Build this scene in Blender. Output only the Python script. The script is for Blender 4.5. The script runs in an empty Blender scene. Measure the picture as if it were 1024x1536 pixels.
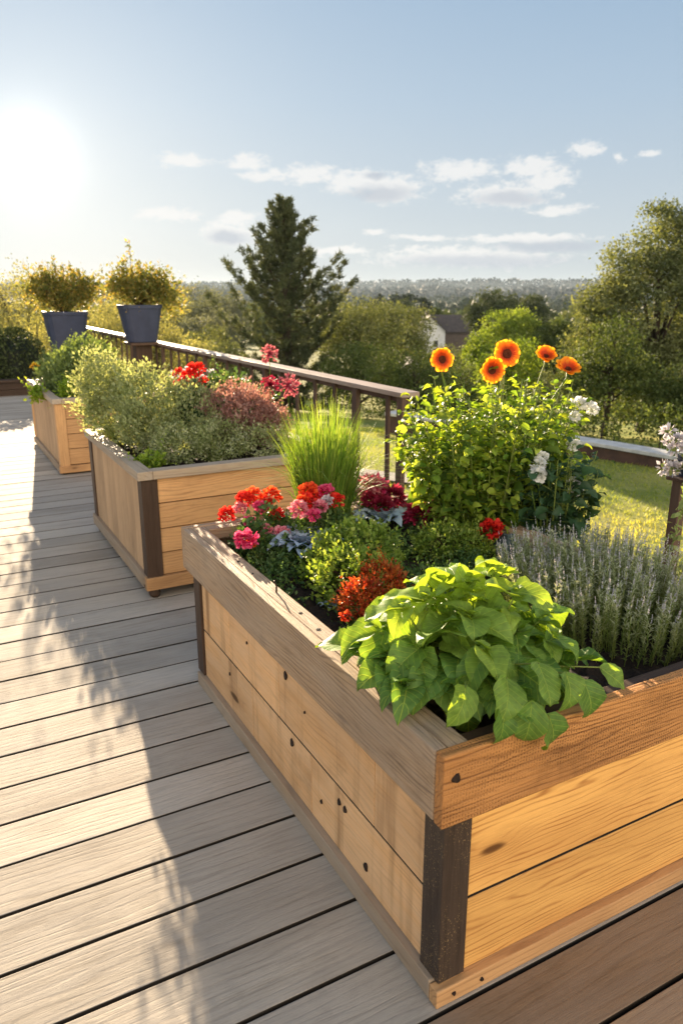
import bpy, math, random
import numpy as np
from mathutils import Vector, Matrix

rng = np.random.default_rng(11)
random.seed(11)
scene = bpy.context.scene
COL = scene.collection
R = math.radians
SUN_AZ, SUN_EL = 7.8, 12.5          # azimuth from +Y towards +X, elevation, degrees

# ------------------------------------------------------------------ tagging
def tag(o, label=None, cat=None, group=None, kind=None):
    if label: o['label'] = label
    if cat: o['category'] = cat
    if group: o['group'] = group
    if kind: o['kind'] = kind
    return o

def empty(name, loc=(0, 0, 0), label=None, cat=None, group=None):
    o = bpy.data.objects.new(name, None)
    o.empty_display_size = .1
    COL.objects.link(o)
    o.location = loc
    return tag(o, label, cat, group)

# ------------------------------------------------------------------ mesh builder
class MB:
    """Collects geometry; every vertex has a grain coordinate (gco) and a random value (rnd)."""
    def __init__(s):
        s.v, s.g, s.r, s.loops, s.sizes, s.n = [], [], [], [], [], 0

    def add(s, V, F, g=None, r=None):
        V = np.asarray(V, float).reshape(-1, 3)
        m = len(V)
        s.v.append(V)
        s.g.append(np.asarray(g, float).reshape(-1, 3) if g is not None else V.copy())
        if r is None: r = random.random()
        s.r.append(np.full(m, r) if np.isscalar(r) else np.asarray(r, float))
        if isinstance(F, np.ndarray):
            s.loops.append((F + s.n).ravel()); s.sizes.append(np.full(len(F), F.shape[1]))
        else:
            s.loops.append(np.array([i + s.n for f in F for i in f])); s.sizes.append(np.array([len(f) for f in F]))
        s.n += m

    def box(s, lo, hi, axis='x', rot=None, pivot=None, r=None, skew=0):
        lo, hi = np.array(lo, float), np.array(hi, float)
        V = np.array([[(lo, hi)[i][0], (lo, hi)[j][1], (lo, hi)[k][2]] for i in (0, 1) for j in (0, 1) for k in (0, 1)])
        F = [(0, 1, 3, 2), (4, 6, 7, 5), (0, 4, 5, 1), (2, 3, 7, 6), (0, 2, 6, 4), (1, 5, 7, 3)]
        off = np.array([random.uniform(0, 50), random.uniform(0, 50), random.uniform(0, 5)])
        G = V - lo
        if axis == 'y': G = G[:, [1, 0, 2]]
        if axis == 'z': G = G[:, [2, 0, 1]]
        if rot is not None:
            M = np.array(rot); p = np.array(pivot if pivot is not None else (lo + hi) / 2)
            V = (V - p) @ M.T + p
        s.add(V, F, G + off, r)

    def tube(s, pts, rad, n=6, r=None, cap=True):
        pts = np.asarray(pts, float); k = len(pts)
        rad = np.full(k, rad) if np.isscalar(rad) else np.asarray(rad, float)
        T = np.gradient(pts, axis=0); T /= np.linalg.norm(T, axis=1)[:, None] + 1e-9
        ref = np.array([0, 0, 1.]) if abs(T[0][2]) < .8 else np.array([1., 0, 0])
        V, G = [], []
        L = 0; off = random.uniform(0, 30)
        for i in range(k):
            a = np.cross(T[i], ref); a /= np.linalg.norm(a) + 1e-9; b = np.cross(T[i], a)
            if i: L += np.linalg.norm(pts[i] - pts[i - 1])
            for j in range(n):
                t = 2 * math.pi * j / n
                V.append(pts[i] + rad[i] * (a * math.cos(t) + b * math.sin(t)))
                G.append((L + off, rad[i] * math.cos(t), rad[i] * math.sin(t)))
        F = [(i * n + j, i * n + (j + 1) % n, (i + 1) * n + (j + 1) % n, (i + 1) * n + j) for i in range(k - 1) for j in range(n)]
        if cap: F += [tuple(range(n))[::-1], tuple((k - 1) * n + j for j in range(n))]
        s.add(V, F, G, r)

    def lathe(s, c, prof, n=24, r=None, sq=0.0, jitter=0):
        c = np.array(c, float); V = []
        for (rr, z) in prof:
            for j in range(n):
                t = 2 * math.pi * (j + .5) / n
                ct, st = math.cos(t), math.sin(t)
                q = 1.0
                if sq: q = 1 + sq * (1 / max(abs(ct), abs(st)) - 1)
                V.append(c + np.array([rr * q * ct, rr * q * st, z]) + rng.normal(0, 1, 3) * jitter)
        k = len(prof)
        F = [(i * n + j, i * n + (j + 1) % n, (i + 1) * n + (j + 1) % n, (i + 1) * n + j) for i in range(k - 1) for j in range(n)]
        F += [tuple(range(n))[::-1], tuple((k - 1) * n + j for j in range(n))]
        s.add(V, F, None, r)

    def inst(s, tmpl, pos, tip, nrm, size, r=None, width=1.0):
        """many copies of a leaf template: y axis along tip, z along nrm"""
        TV, TF = tmpl
        pos = np.asarray(pos, float); m = len(pos)
        if m == 0: return
        Y = np.asarray(tip, float); Y = Y / (np.linalg.norm(Y, axis=1)[:, None] + 1e-9)
        Z = np.asarray(nrm, float); Z = Z - (Z * Y).sum(1)[:, None] * Y
        Z /= np.linalg.norm(Z, axis=1)[:, None] + 1e-9
        X = np.cross(Y, Z)
        size = np.full(m, size) if np.isscalar(size) else np.asarray(size, float)
        width = np.full(m, width) if np.isscalar(width) else np.asarray(width, float)
        V = (TV[None, :, 0, None] * X[:, None] * width[:, None, None] + TV[None, :, 1, None] * Y[:, None] + TV[None, :, 2, None] * Z[:, None]) * size[:, None, None] + pos[:, None]
        k = len(TV)
        F = (TF[None] + (np.arange(m) * k)[:, None, None]).reshape(-1, TF.shape[1])
        rr = rng.random(m) if r is None else (np.full(m, r) if np.isscalar(r) else np.asarray(r, float))
        s.add(V.reshape(-1, 3), F, np.tile(TV, (m, 1)), np.repeat(rr, k))

    def build(s, name, mat, parent=None, smooth=False, bevel=0, sub=0):
        me = bpy.data.meshes.new(name)
        V = np.concatenate(s.v); L = np.concatenate(s.loops).astype(np.int32); S = np.concatenate(s.sizes).astype(np.int32)
        if parent is not None:
            V = V - np.array(world_loc(parent))
        me.vertices.add(len(V)); me.vertices.foreach_set('co', V.ravel())
        me.loops.add(len(L)); me.loops.foreach_set('vertex_index', L)
        me.polygons.add(len(S)); me.polygons.foreach_set('loop_start', np.concatenate([[0], np.cumsum(S)[:-1]]).astype(np.int32))
        me.update(calc_edges=True)
        a = me.attributes.new('gco', 'FLOAT_VECTOR', 'POINT'); a.data.foreach_set('vector', np.concatenate(s.g).ravel())
        a = me.attributes.new('rnd', 'FLOAT', 'POINT'); a.data.foreach_set('value', np.concatenate(s.r).ravel())
        me.polygons.foreach_set('use_smooth', np.full(len(S), smooth))
        me.validate()
        me.materials.append(mat)
        o = bpy.data.objects.new(name, me); COL.objects.link(o)
        if parent is not None: o.parent = parent
        if bevel:
            m = o.modifiers.new('bevel', 'BEVEL'); m.width = bevel; m.segments = 2; m.limit_method = 'ANGLE'; m.angle_limit = R(40)
        if sub:
            m = o.modifiers.new('sub', 'SUBSURF'); m.levels = sub; m.render_levels = sub
        return o

def world_loc(o):
    l = Vector((0, 0, 0))
    while o is not None:
        l += o.location; o = o.parent
    return l

# ------------------------------------------------------------------ leaf templates (x width, y length, z normal)
def T(v, f): return np.array(v, float), np.array(f)
TINY = T([(0, 0, 0), (.3, .45, .07), (0, 1, -.05), (-.3, .45, .07)], [(0, 1, 2), (0, 2, 3)])
OVAL = T([(0, 0, 0), (.27, .3, .07), (.25, .65, .04), (0, 1, -.14), (-.25, .65, .04), (-.27, .3, .07), (0, .33, 0), (0, .67, -.02)],
         [(0, 1, 6), (0, 6, 5), (1, 2, 6), (2, 7, 6), (5, 6, 7), (5, 7, 4), (2, 3, 7), (7, 3, 4)])
NEEDLE = T([(-.06, 0, 0), (.06, 0, 0), (0, 1, 0)], [(0, 1, 2)])
PETAL = T([(0, 0, 0), (.16, .3, .02), (.24, .7, .05), (.13, .96, .0), (0, 1.0, -.03), (-.13, .96, 0), (-.24, .7, .05), (-.16, .3, .02), (0, .6, -.01)],
          [(0, 1, 8), (1, 2, 8), (2, 3, 8), (3, 4, 8), (4, 5, 8), (5, 6, 8), (6, 7, 8), (7, 0, 8)])
RPETAL = T([(0, 0, 0), (.35, .35, .1), (.42, .75, .16), (0, 1, .1), (-.42, .75, .16), (-.35, .35, .1), (0, .5, .0)],
           [(0, 1, 6), (1, 2, 6), (2, 3, 6), (3, 4, 6), (4, 5, 6), (5, 0, 6)])

def bigleaf(seed, droop=.35, cup=.2, wave=.03, wid=.36, nu=12, nv=9, heart=.06):
    rr = random.Random(seed); ph = rr.uniform(0, 6); ph2 = rr.uniform(0, 6); tw = rr.uniform(-.5, .5); fold = rr.uniform(.8, 2.6)
    V = []
    for i in range(nu):
        u = i / (nu - 1)
        w = wid * (math.sin(math.pi * min(1, u ** .78)) ** .60) * (1 + .04 * math.sin(u * 26 + ph))
        if i == 0: w = .012
        if i == nu - 1: w = .004
        for j in range(nv):
            t = j / (nv - 1) * 2 - 1
            x = w * t
            y = u - heart * abs(t) ** 1.5 * (1 - u) * 2.0 + .06 * abs(t) * u * (1 - u)
            z = cup * abs(x) * fold + wave * math.sin(9 * u + ph + 2 * t) * abs(t) + .02 * math.sin(14 * u + ph2) * abs(t) ** 2
            z += -.018 * abs(math.sin(u * 22 - abs(t) * 5)) * (1 - abs(t)) * (.3 + abs(t))     # quilting between veins
            z += tw * x * u
            a = droop * u * u
            V.append((x, y * math.cos(a * .8), z - a * y * .75))
    F = [(i * nv + j, i * nv + j + 1, (i + 1) * nv + j + 1, (i + 1) * nv + j) for i in range(nu - 1) for j in range(nv - 1)]
    return T(V, F)
BIG = [bigleaf(k, droop=.2 + .22 * (k % 4), cup=.24, wave=.05, wid=.375, heart=.05) for k in range(8)]
MID = [bigleaf(k + 20, droop=.3 + .15 * (k % 3), cup=.3, wave=.05, wid=.33, nu=6, nv=5) for k in range(5)]

# ------------------------------------------------------------------ node helpers
def newmat(name):
    m = bpy.data.materials.new(name); m.use_nodes = True
    nt = m.node_tree; nt.nodes.clear()
    out = nt.nodes.new('ShaderNodeOutputMaterial')
    return m, nt, out

class N:
    def __init__(s, nt): s.nt = nt
    def n(s, typ, **kw):
        x = s.nt.nodes.new(typ)
        for k, v in kw.items(): setattr(x, k, v)
        return x
    def link(s, a, b): s.nt.links.new(a, b)
    def put(s, sock, v):
        if isinstance(v, (int, float)): sock.default_value = v
        elif isinstance(v, (tuple, list)):
            sock.default_value = tuple(v) + ((1,) if len(v) == 3 and len(sock.default_value) == 4 else ())
        else: s.link(v, sock)
    def math(s, op, a, b=0., c=None, clamp=False):
        x = s.n('ShaderNodeMath', operation=op, use_clamp=clamp)
        s.put(x.inputs[0], a); s.put(x.inputs[1], b)
        if c is not None: s.put(x.inputs[2], c)
        return x.outputs[0]
    def vmath(s, op, a, b=(0, 0, 0)):
        x = s.n('ShaderNodeVectorMath', operation=op)
        s.put(x.inputs[0], a); s.put(x.inputs[1], b)
        return x.outputs['Value'] if op in ('LENGTH', 'DOT_PRODUCT') else x.outputs[0]
    def noise(s, vec, scale=1., detail=3., rough=.5, dist=0.):
        x = s.n('ShaderNodeTexNoise'); s.put(x.inputs['Vector'], vec)
        x.inputs['Scale'].default_value = scale; x.inputs['Detail'].default_value = detail
        x.inputs['Roughness'].default_value = rough; x.inputs['Distortion'].default_value = dist
        return x.outputs['Fac']
    def mix(s, f, a, b, typ='MIX'):
        x = s.n('ShaderNodeMix', data_type='RGBA', blend_type=typ, clamp_factor=True)
        s.put(x.inputs[0], f); s.put(x.inputs[6], a); s.put(x.inputs[7], b)
        return x.outputs[2]
    def ramp(s, f, stops, interp='LINEAR'):
        x = s.n('ShaderNodeValToRGB'); s.put(x.inputs[0], f)
        cr = x.color_ramp; cr.interpolation = interp
        while len(cr.elements) < len(stops): cr.elements.new(.5)
        for e, (p, c) in zip(cr.elements, stops):
            e.position = p; e.color = (c[0], c[1], c[2], 1) if not isinstance(c, (int, float)) else (c, c, c, 1)
        return x.outputs[0]
    def smooth(s, f, a, b):
        x = s.n('ShaderNodeMapRange', interpolation_type='SMOOTHSTEP'); s.put(x.inputs[0], f)
        s.put(x.inputs[1], a); s.put(x.inputs[2], b); x.inputs[3].default_value = 0; x.inputs[4].default_value = 1
        return x.outputs[0]
    def attr(s, nm, vec=False):
        x = s.n('ShaderNodeAttribute', attribute_name=nm)
        return x.outputs['Vector'] if vec else x.outputs['Fac']
    def bump(s, h, dist=.002, strength=1.):
        x = s.n('ShaderNodeBump'); s.put(x.inputs['Height'], h); x.inputs['Distance'].default_value = dist; x.inputs['Strength'].default_value = strength
        return x.outputs[0]
    def bsdf(s, out, col, rough=.6, bump=None, spec=.3, **kw):
        x = s.n('ShaderNodeBsdfPrincipled'); s.put(x.inputs['Base Color'], col); s.put(x.inputs['Roughness'], rough)
        x.inputs['Specular IOR Level'].default_value = spec
        if bump is not None: s.link(bump, x.inputs['Normal'])
        for k, v in kw.items(): s.put(x.inputs[k], v)
        if out: s.link(x.outputs[0], out.inputs[0])
        return x.outputs[0]

def M_leaf(name, cols, trans=.4, rough=.5, spec=.3, veins=False, tip=None, tint=(1.25, 1.15, .45), edge=None):
    """cols: list of linear colours picked per leaf; translucent"""
    m, nt, out = newmat(name); n = N(nt)
    r = n.attr('rnd')
    k = len(cols)
    col = n.ramp(r, [(i / max(1, k - 1), c) for i, c in enumerate(cols)]) if k > 1 else n.mix(0., cols[0], cols[0])
    g = n.attr('gco', True)
    sep = n.n('ShaderNodeSeparateXYZ'); n.link(g, sep.inputs[0])
    gy = sep.outputs[1]; gx = n.math('ABSOLUTE', sep.outputs[0])
    if tip is not None: col = n.mix(n.smooth(gy, .55, 1.), col, tip)
    tc = n.n('ShaderNodeTexCoord')
    nz = n.noise(tc.outputs['Object'], 60. if veins else 9., 2.)
    col = n.mix(1., col, n.ramp(nz, [(.3, (.78, .78, .78)), (.7, (1.18, 1.18, 1.18))]), 'MULTIPLY')
    bmp = None
    if veins:
        mid = n.smooth(gx, .0, .018)
        v = n.math('SINE', n.math('MULTIPLY', n.math('SUBTRACT', gy, n.math('MULTIPLY', gx, .9)), 42.))
        vm = n.smooth(v, .86, 1.)
        vein = n.math('MAXIMUM', n.math('SUBTRACT', 1., mid), n.math('MULTIPLY', vm, .55))
        col = n.mix(n.math('MULTIPLY', vein, .6), col, (min(1, cols[-1][0] * 1.7), min(1, cols[-1][1] * 1.5), cols[-1][2] * 1.6))
        fine = n.noise(tc.outputs['Object'], 260., 2.)
        hh = n.math('ADD', n.math('MULTIPLY', vein, -1.), n.math('MULTIPLY', fine, .5))
        bmp = n.bump(hh, .0012, .8)
    p = n.bsdf(None, col, rough, bmp, spec)
    t = n.n('ShaderNodeBsdfTranslucent'); n.put(t.inputs[0], n.mix(1., col, tint, 'MULTIPLY'))
    if bmp is not None: n.link(bmp, t.inputs['Normal'])
    # scale transmitted colour up: leaves pass light about as well as they reflect it
    mx = n.n('ShaderNodeMixShader'); mx.inputs[0].default_value = trans
    n.link(p, mx.inputs[1]); n.link(t.outputs[0], mx.inputs[2]); n.link(mx.outputs[0], out.inputs[0])
    return m

def M_wood(name, light, dark, line=None, freq=70., ringamt=.5, knots=.5, weather=None, wamt=.0, streak=0., saw=0., rough=.65, spec=.25, bump=.0012, fib=.25, fleck=0., stain=.35, edge=0.):
    m, nt, out = newmat(name); n = N(nt)
    g = n.attr('gco', True); r = n.attr('rnd')
    sep = n.n('ShaderNodeSeparateXYZ'); n.link(g, sep.inputs[0])
    x, y, z = sep.outputs
    yz = n.math('ADD', y, z)
    w1 = n.noise(n.vmath('MULTIPLY', g, (1.1, 7., 7.)), 1., 3., .55)
    w2 = n.noise(n.vmath('MULTIPLY', g, (5., 30., 30.)), 1., 2.)
    # knots
    kv = n.vmath('MULTIPLY', g, (2.4, 7.5, 7.5))
    vo = n.n('ShaderNodeTexVoronoi', feature='F1'); n.link(kv, vo.inputs['Vector']); vo.inputs['Scale'].default_value = 1.
    kd = vo.outputs['Distance']
    sc = n.n('ShaderNodeSeparateColor'); n.link(vo.outputs['Color'], sc.inputs[0])
    has = n.math('GREATER_THAN', sc.outputs[0], 1. - .45 * knots)
    kd = n.math('ADD', kd, n.math('MULTIPLY', n.math('SUBTRACT', w2, .5), .08))
    near = n.math('MULTIPLY', n.math('SUBTRACT', 1., n.smooth(kd, .05, .42)), has)
    core = n.math('MULTIPLY', n.math('SUBTRACT', 1., n.smooth(kd, .07, .13)), has)
    f = n.math('ADD', n.math('MULTIPLY', yz, freq), n.math('MULTIPLY', w1, freq * .16))
    f = n.math('ADD', f, n.math('MULTIPLY', near, 4.))
    s = n.math('ADD', n.math('MULTIPLY', n.math('SINE', n.math('MULTIPLY', f, 6.283 * .5)), .5), .5)
    ring = n.math('POWER', s, 5.)
    fibre = n.noise(n.vmath('MULTIPLY', g, (22., 420., 420.)), 1., 4., .65)
    fib2 = n.noise(n.vmath('MULTIPLY', g, (7., 150., 150.)), 1., 4., .65)
    low = n.noise(n.vmath('MULTIPLY', g, (1.6, 5., 5.)), 1., 3.)
    col = n.mix(n.smooth(low, .3, .75), light, tuple(l * .55 + d * .45 for l, d in zip(light, dark)))
    ln = line or dark
    col = n.mix(n.math('MULTIPLY', n.math('MULTIPLY', ring, ringamt), n.smooth(w2, .25, .7)), col, ln)
    col = n.mix(n.math('MULTIPLY', n.smooth(fib2, .45, .8), fib), col, dark)
    if weather is not None:
        wm = n.noise(n.vmath('MULTIPLY', g, (2.5, 14., 14.)), 1., 5., .65)
        col = n.mix(n.math('MULTIPLY', n.smooth(wm, .3, .65), wamt), col, weather)
    if streak:
        sv = n.noise(n.vmath('MULTIPLY', g, (11., .8, .8)), 1., 3., .6)
        col = n.mix(n.math('MULTIPLY', n.smooth(sv, .50, .74), streak), col, tuple(d * .75 for d in dark))
    if stain:
        st = n.noise(n.vmath('MULTIPLY', g, (4., 4., 4.)), 1., 6., .7)
        col = n.mix(n.math('MULTIPLY', n.smooth(st, .52, .8), stain), col, tuple(d * .6 for d in dark))
    col = n.mix(n.math('MULTIPLY', near, .35), col, dark)
    col = n.mix(core, col, tuple(d * .35 for d in dark))
    h = n.math('ADD', n.math('MULTIPLY', fibre, .7), n.math('MULTIPLY', ring, -.5 * ringamt))
    if saw:
        sx = n.math('SINE', n.math('MULTIPLY', n.math('ADD', x, n.math('MULTIPLY', w1, .02)), 760.))
        sy = n.math('SINE', n.math('ADD', n.math('MULTIPLY', yz, 620.), n.math('MULTIPLY', n.noise(n.vmath('MULTIPLY', g, (40., 60., 60.)), 1., 3.), 14.)))
        sm = n.math('MULTIPLY', n.smooth(sx, .0, 1.), n.smooth(sy, -.6, .8))
        sm = n.math('MULTIPLY', sm, n.smooth(n.noise(n.vmath('MULTIPLY', g, (3., 9., 9.)), 1., 3.), .34, .6))
        col = n.mix(n.math('MULTIPLY', sm, saw), col, tuple(d * .45 for d in dark))
        h = n.math('SUBTRACT', h, n.math('MULTIPLY', sm, .8))
    # per-board brightness and fine fibre speckle
    k = n.math('ADD', .84, n.math('MULTIPLY', r, .3))
    k = n.math('MULTIPLY', k, n.math('ADD', .82, n.math('MULTIPLY', fibre, .36)))
    cc = n.n('ShaderNodeCombineXYZ'); [n.link(k, cc.inputs[i]) for i in range(3)]
    col = n.mix(1., col, cc.outputs[0], 'MULTIPLY')
    if fleck:
        fv = n.noise(n.vmath('MULTIPLY', g, (260., 260., 260.)), 1., 2.)
        fz = n.noise(n.vmath('MULTIPLY', g, (5., 14., 14.)), 1., 2.)
        col = n.mix(n.math('MULTIPLY', n.math('MULTIPLY', n.smooth(fv, .62, .7), n.smooth(fz, .4, .6)), fleck), col, (.62, .42, .18))
    if edge:
        ge = n.n('ShaderNodeNewGeometry'); sn = n.n('ShaderNodeSeparateXYZ'); n.link(ge.outputs['True Normal'], sn.inputs[0])
        col = n.mix(n.math('MULTIPLY', n.math('SUBTRACT', 1., n.smooth(sn.outputs[2], .3, .75)), edge), col, (.018, .014, .011))
    rg = n.math('ADD', rough - .1, n.math('MULTIPLY', fib2, .25))
    n.bsdf(out, col, rg, n.bump(h, bump, 1.), spec)
    return m

def M_plain(name, col, col2=None, scale=8., rough=.7, bump=0., spec=.3, metallic=0., detail=4.):
    m, nt, out = newmat(name); n = N(nt)
    tc = n.n('ShaderNodeTexCoord')
    nz = n.noise(tc.outputs['Object'], scale, detail, .6)
    c = n.mix(n.smooth(nz, .3, .7), col, col2 or tuple(x * .75 for x in col))
    bm = n.bump(n.noise(tc.outputs['Object'], scale * 4, 5., .65), bump, 1.) if bump else None
    n.bsdf(out, c, rough, bm, spec, Metallic=metallic)
    return m

# ------------------------------------------------------------------ materials
W_DECK = M_wood('deck_wood', (.50, .445, .37), (.18, .155, .125), freq=70., ringamt=.40, knots=0., weather=(.44, .40, .35), wamt=.55, rough=.78, fib=.62, stain=.25, bump=.0022, spec=.10, edge=.95)
W_PINE = M_wood('front_pine', (.84, .47, .14), (.38, .155, .040), line=(.34, .125, .03), freq=125., ringamt=.8, knots=.9, rough=.5, fib=.22, stain=.2, spec=.35)
W_SIDE = M_wood('side_pine', (.80, .47, .215), (.34, .175, .07), freq=110., ringamt=.45, knots=.35, streak=.8, weather=(.70, .50, .31), wamt=.4, rough=.6, fib=.25, stain=.4)
W_RIM = M_wood('weathered_rim', (.50, .34, .205), (.14, .085, .048), freq=150., ringamt=.8, knots=.35, weather=(.40, .33, .26), wamt=.4, rough=.65, fib=.6, stain=.45, bump=.003)
W_RIMF = M_wood('sawn_front_rim', (.62, .29, .095), (.16, .065, .022), freq=120., ringamt=.85, knots=.3, saw=.5, rough=.55, fib=.5, stain=.5, bump=.003)
W_DARK = M_wood('dark_post', (.060, .040, .028), (.020, .013, .010), freq=50., ringamt=.5, knots=.2, rough=.5, fib=.6, fleck=.5, stain=.4, spec=.4)
W_DARK2 = M_wood('dark_post_plain', (.085, .052, .034), (.030, .018, .012), freq=50., ringamt=.5, knots=.2, rough=.55, fib=.6, stain=.4)
W_BASE = M_wood('base_rail', (.46, .33, .21), (.17, .11, .065), freq=50., ringamt=.5, knots=.3, weather=(.36, .31, .25), wamt=.5, fib=.5, stain=.4)
W_CEDAR = M_wood('cedar_planter', (.64, .37, .165), (.25, .125, .055), freq=100., ringamt=.6, knots=.7, rough=.6, fib=.35, stain=.3)
W_CSIDE = M_wood('cedar_side', (.56, .37, .21), (.19, .115, .06), freq=90., ringamt=.35, knots=.2, streak=.0, fib=.35, stain=.3)
W_CRIM = M_wood('cedar_rim', (.45, .35, .245), (.19, .13, .08), freq=50., ringamt=.5, knots=.2, weather=(.42, .37, .31), wamt=.5, fib=.4)
W_RAIL = M_wood('rail_wood', (.34, .25, .19), (.10, .065, .05), freq=50., ringamt=.4, knots=.2, weather=(.36, .31, .28), wamt=.4, rough=.38, fib=.4, spec=.5)
W_BAL = M_wood('baluster_wood', (.115, .072, .052), (.04, .024, .018), freq=50., ringamt=.4, knots=.2, rough=.6, fib=.4)
M_SOIL = M_plain('soil', (.035, .024, .017), (.012, .008, .006), 30., .95, .01)
M_STONE = M_plain('pebble', (.50, .48, .45), (.28, .27, .26), 30., .7, .002)
M_HOLE = M_plain('knot_hole', (.030, .016, .010), (.012, .007, .005), 60., .7, .001)
M_IRON = M_plain('rusty_iron', (.08, .045, .03), (.03, .02, .015), 60., .6, .001, metallic=.4)
M_POT = M_plain('dark_pot', (.045, .058, .105), (.034, .044, .080), 6., .55, .001)
M_TEAL = M_plain('teal_planter', (.10, .15, .15), (.06, .09, .09), 12., .6, .001)
M_GAP = M_plain('deck_underside', (.016, .012, .009), (.010, .008, .006), 4., .9)
M_STEM = M_leaf('green_stem', [(.12, .20, .03), (.22, .26, .06)], trans=.15)
M_TWIG = M_plain('brown_twig', (.10, .065, .035), (.05, .03, .02), 40., .8)
M_BARK = M_plain('bark', (.075, .055, .04), (.035, .027, .02), 3., .9, .03)

W_DECK_SHADE = M_wood('deck_wood_shaded', (.36, .25, .155), (.15, .095, .055), freq=70., ringamt=.4, knots=.25, weather=(.30, .23, .17), wamt=.5, rough=.7, fib=.5, stain=.3, bump=.002, spec=.12, edge=.95)  # front boards: shade and warm bounce painted into the wood colour
# ------------------------------------------------------------------ deck
GAP0, SP = 1.724, .2028
def build_deck():
    b = MB(); b2 = MB()
    for k in range(-15, 59):
        y0 = GAP0 + k * SP + .0055; y1 = y0 + SP - .011
        if y0 > 13.55: break
        dz = random.uniform(-.0012, .0012)
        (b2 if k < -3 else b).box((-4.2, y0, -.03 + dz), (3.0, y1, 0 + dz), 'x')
    b.build('deck', W_DECK, bevel=.002)['kind'] = 'structure'
    b2.build('deck', W_DECK_SHADE, bevel=.002)['kind'] = 'structure'
    u = MB(); u.box((-4.25, -1.4, -.30), (3.03, 13.62, -.05)); tag(u.build('deck_frame', M_GAP), kind='structure')
build_deck()

# far end of the deck: low dark timber edging with a hedge behind
b = MB()
b.box((-4.2, 13.64, -.02), (2.0, 13.78, .10), 'x'); b.box((-4.2, 13.655, .103), (2.0, 13.775, .22), 'x'); b.box((-4.25, 13.61, .223), (2.05, 13.83, .262), 'x')
tag(b.build('timber_edging', W_DARK2, bevel=.004), 'low dark timber kerb closing the far end of the deck', 'edging')

# ------------------------------------------------------------------ soil
def soil(name, x0, x1, y0, y1, z, parent, amp=.018):
    nx, ny = 40, 56
    V = []
    for j in range(ny):
        for i in range(nx):
            V.append((x0 + (x1 - x0) * i / (nx - 1), y0 + (y1 - y0) * j / (ny - 1), z + rng.normal(0, amp * .3) + amp * math.sin(i * 1.7 + j) * .4))
    F = np.array([(j * nx + i, j * nx + i + 1, (j + 1) * nx + i + 1, (j + 1) * nx + i) for j in range(ny - 1) for i in range(nx - 1)])
    m = MB(); m.add(V, F); return m.build(name, M_SOIL, parent)

# ------------------------------------------------------------------ front planter
def disc(mb, c, r, axis, n=12, depth=.004, ell=1.0):
    c = np.array(c, float); V = []
    for rr, d in ((r * 1.0, 0.), (r * .8, depth)):
        for j in range(n):
            t = 2 * math.pi * j / n; q = rr * (1 + .16 * math.sin(3 * t + c[0] * 40 + c[2] * 30))
            a, bb = q * math.cos(t), q * math.sin(t) * ell
            V.append(c + (np.array([-d, a, bb]) if axis == 'x' else np.array([a, -d, bb])))
    F = [(j, (j + 1) % n, n + (j + 1) % n, n + j) for j in range(n)] + [tuple(n + j for j in range(n))]
    F = [f[::-1] for f in F] if axis == 'y' else F
    mb.add(V, F)

X0, X1, Y0, Y1, H1 = .842, 2.10, 1.104, 2.957, .715
P1 = empty('wooden_planter', ((X0 + X1) / 2, (Y0 + Y1) / 2, 0), 'nearest raised planter box with honey pine boards, weathered rim and black corner post', 'planter')
TR, RW, IN = .178, .088, .042      # fascia height, rim width, body inset
# rim: fascia boards plus top caps
m = MB(); m.box((X0, Y0 + .034, H1 - TR), (X0 + .032, Y1 - .034, H1 - .001), 'y'); m.build('rim_board', W_RIM, P1, bevel=.004)
m = MB(); m.box((X0, Y0, H1 - TR - .001), (X1, Y0 + .032, H1 + .001), 'x', r=.65); m.build('rim_board', W_RIMF, P1, bevel=.004)
m = MB(); m.box((X1 - .032, Y0 + .034, H1 - TR), (X1, Y1 - .034, H1 - .001), 'y'); m.build('rim_board', W_RIM, P1, bevel=.004)
m = MB(); m.box((X0, Y1 - .032, H1 - TR), (X1, Y1, H1), 'x'); m.build('rim_board', W_RIM, P1, bevel=.004)
m = MB(); m.box((X0 + .034, Y0 + .034, H1 - .05), (X0 + RW, Y1 - .034, H1 - .003), 'y', r=.9)
m.build('rim_cap', W_RIM, P1, bevel=.003)
m = MB(); m.box((X0 + RW + .002, Y0 + .034, H1 - .05), (X1 - .034, Y0 + .07, H1 - .008), 'x', r=.3)
m.build('rim_cap', W_DARK2, P1, bevel=.003)
m = MB(); m.box((X0 + RW + .002, Y1 - RW, H1 - .05), (X1 - .034, Y1 - .034, H1 - .003), 'x', r=.6); m.build('rim_cap', W_RIM, P1, bevel=.003)
m = MB(); m.box((X1 - RW, Y0 + .072, H1 - .05), (X1 - .034, Y1 - RW - .002, H1 - .004), 'y', r=.4); m.build('rim_cap', W_RIM, P1, bevel=.003)
# inner liner board
m = MB(); m.box((X0 + RW + .001, Y0 + .072, H1 - .16), (X0 + RW + .022, Y1 - RW - .002, H1 - .032), 'y', r=.2); m.build('liner_board', W_CEDAR, P1, bevel=.002)
zt = H1 - TR
PW = .078
for (px, py, mm) in ((X0 + IN, Y0 + IN, W_DARK), (X0 + IN, Y1 - IN - PW * .5, W_DARK2), (X1 - IN - PW, Y0 + IN, W_DARK), (X1 - IN - PW, Y1 - IN - PW, W_DARK2)):
    m = MB(); m.box((px - .004, py - .004, .056), (px + PW - .004, py + PW - .004, zt + .05), 'z', r=.5); m.build('corner_post', mm, P1, bevel=.003)
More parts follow.
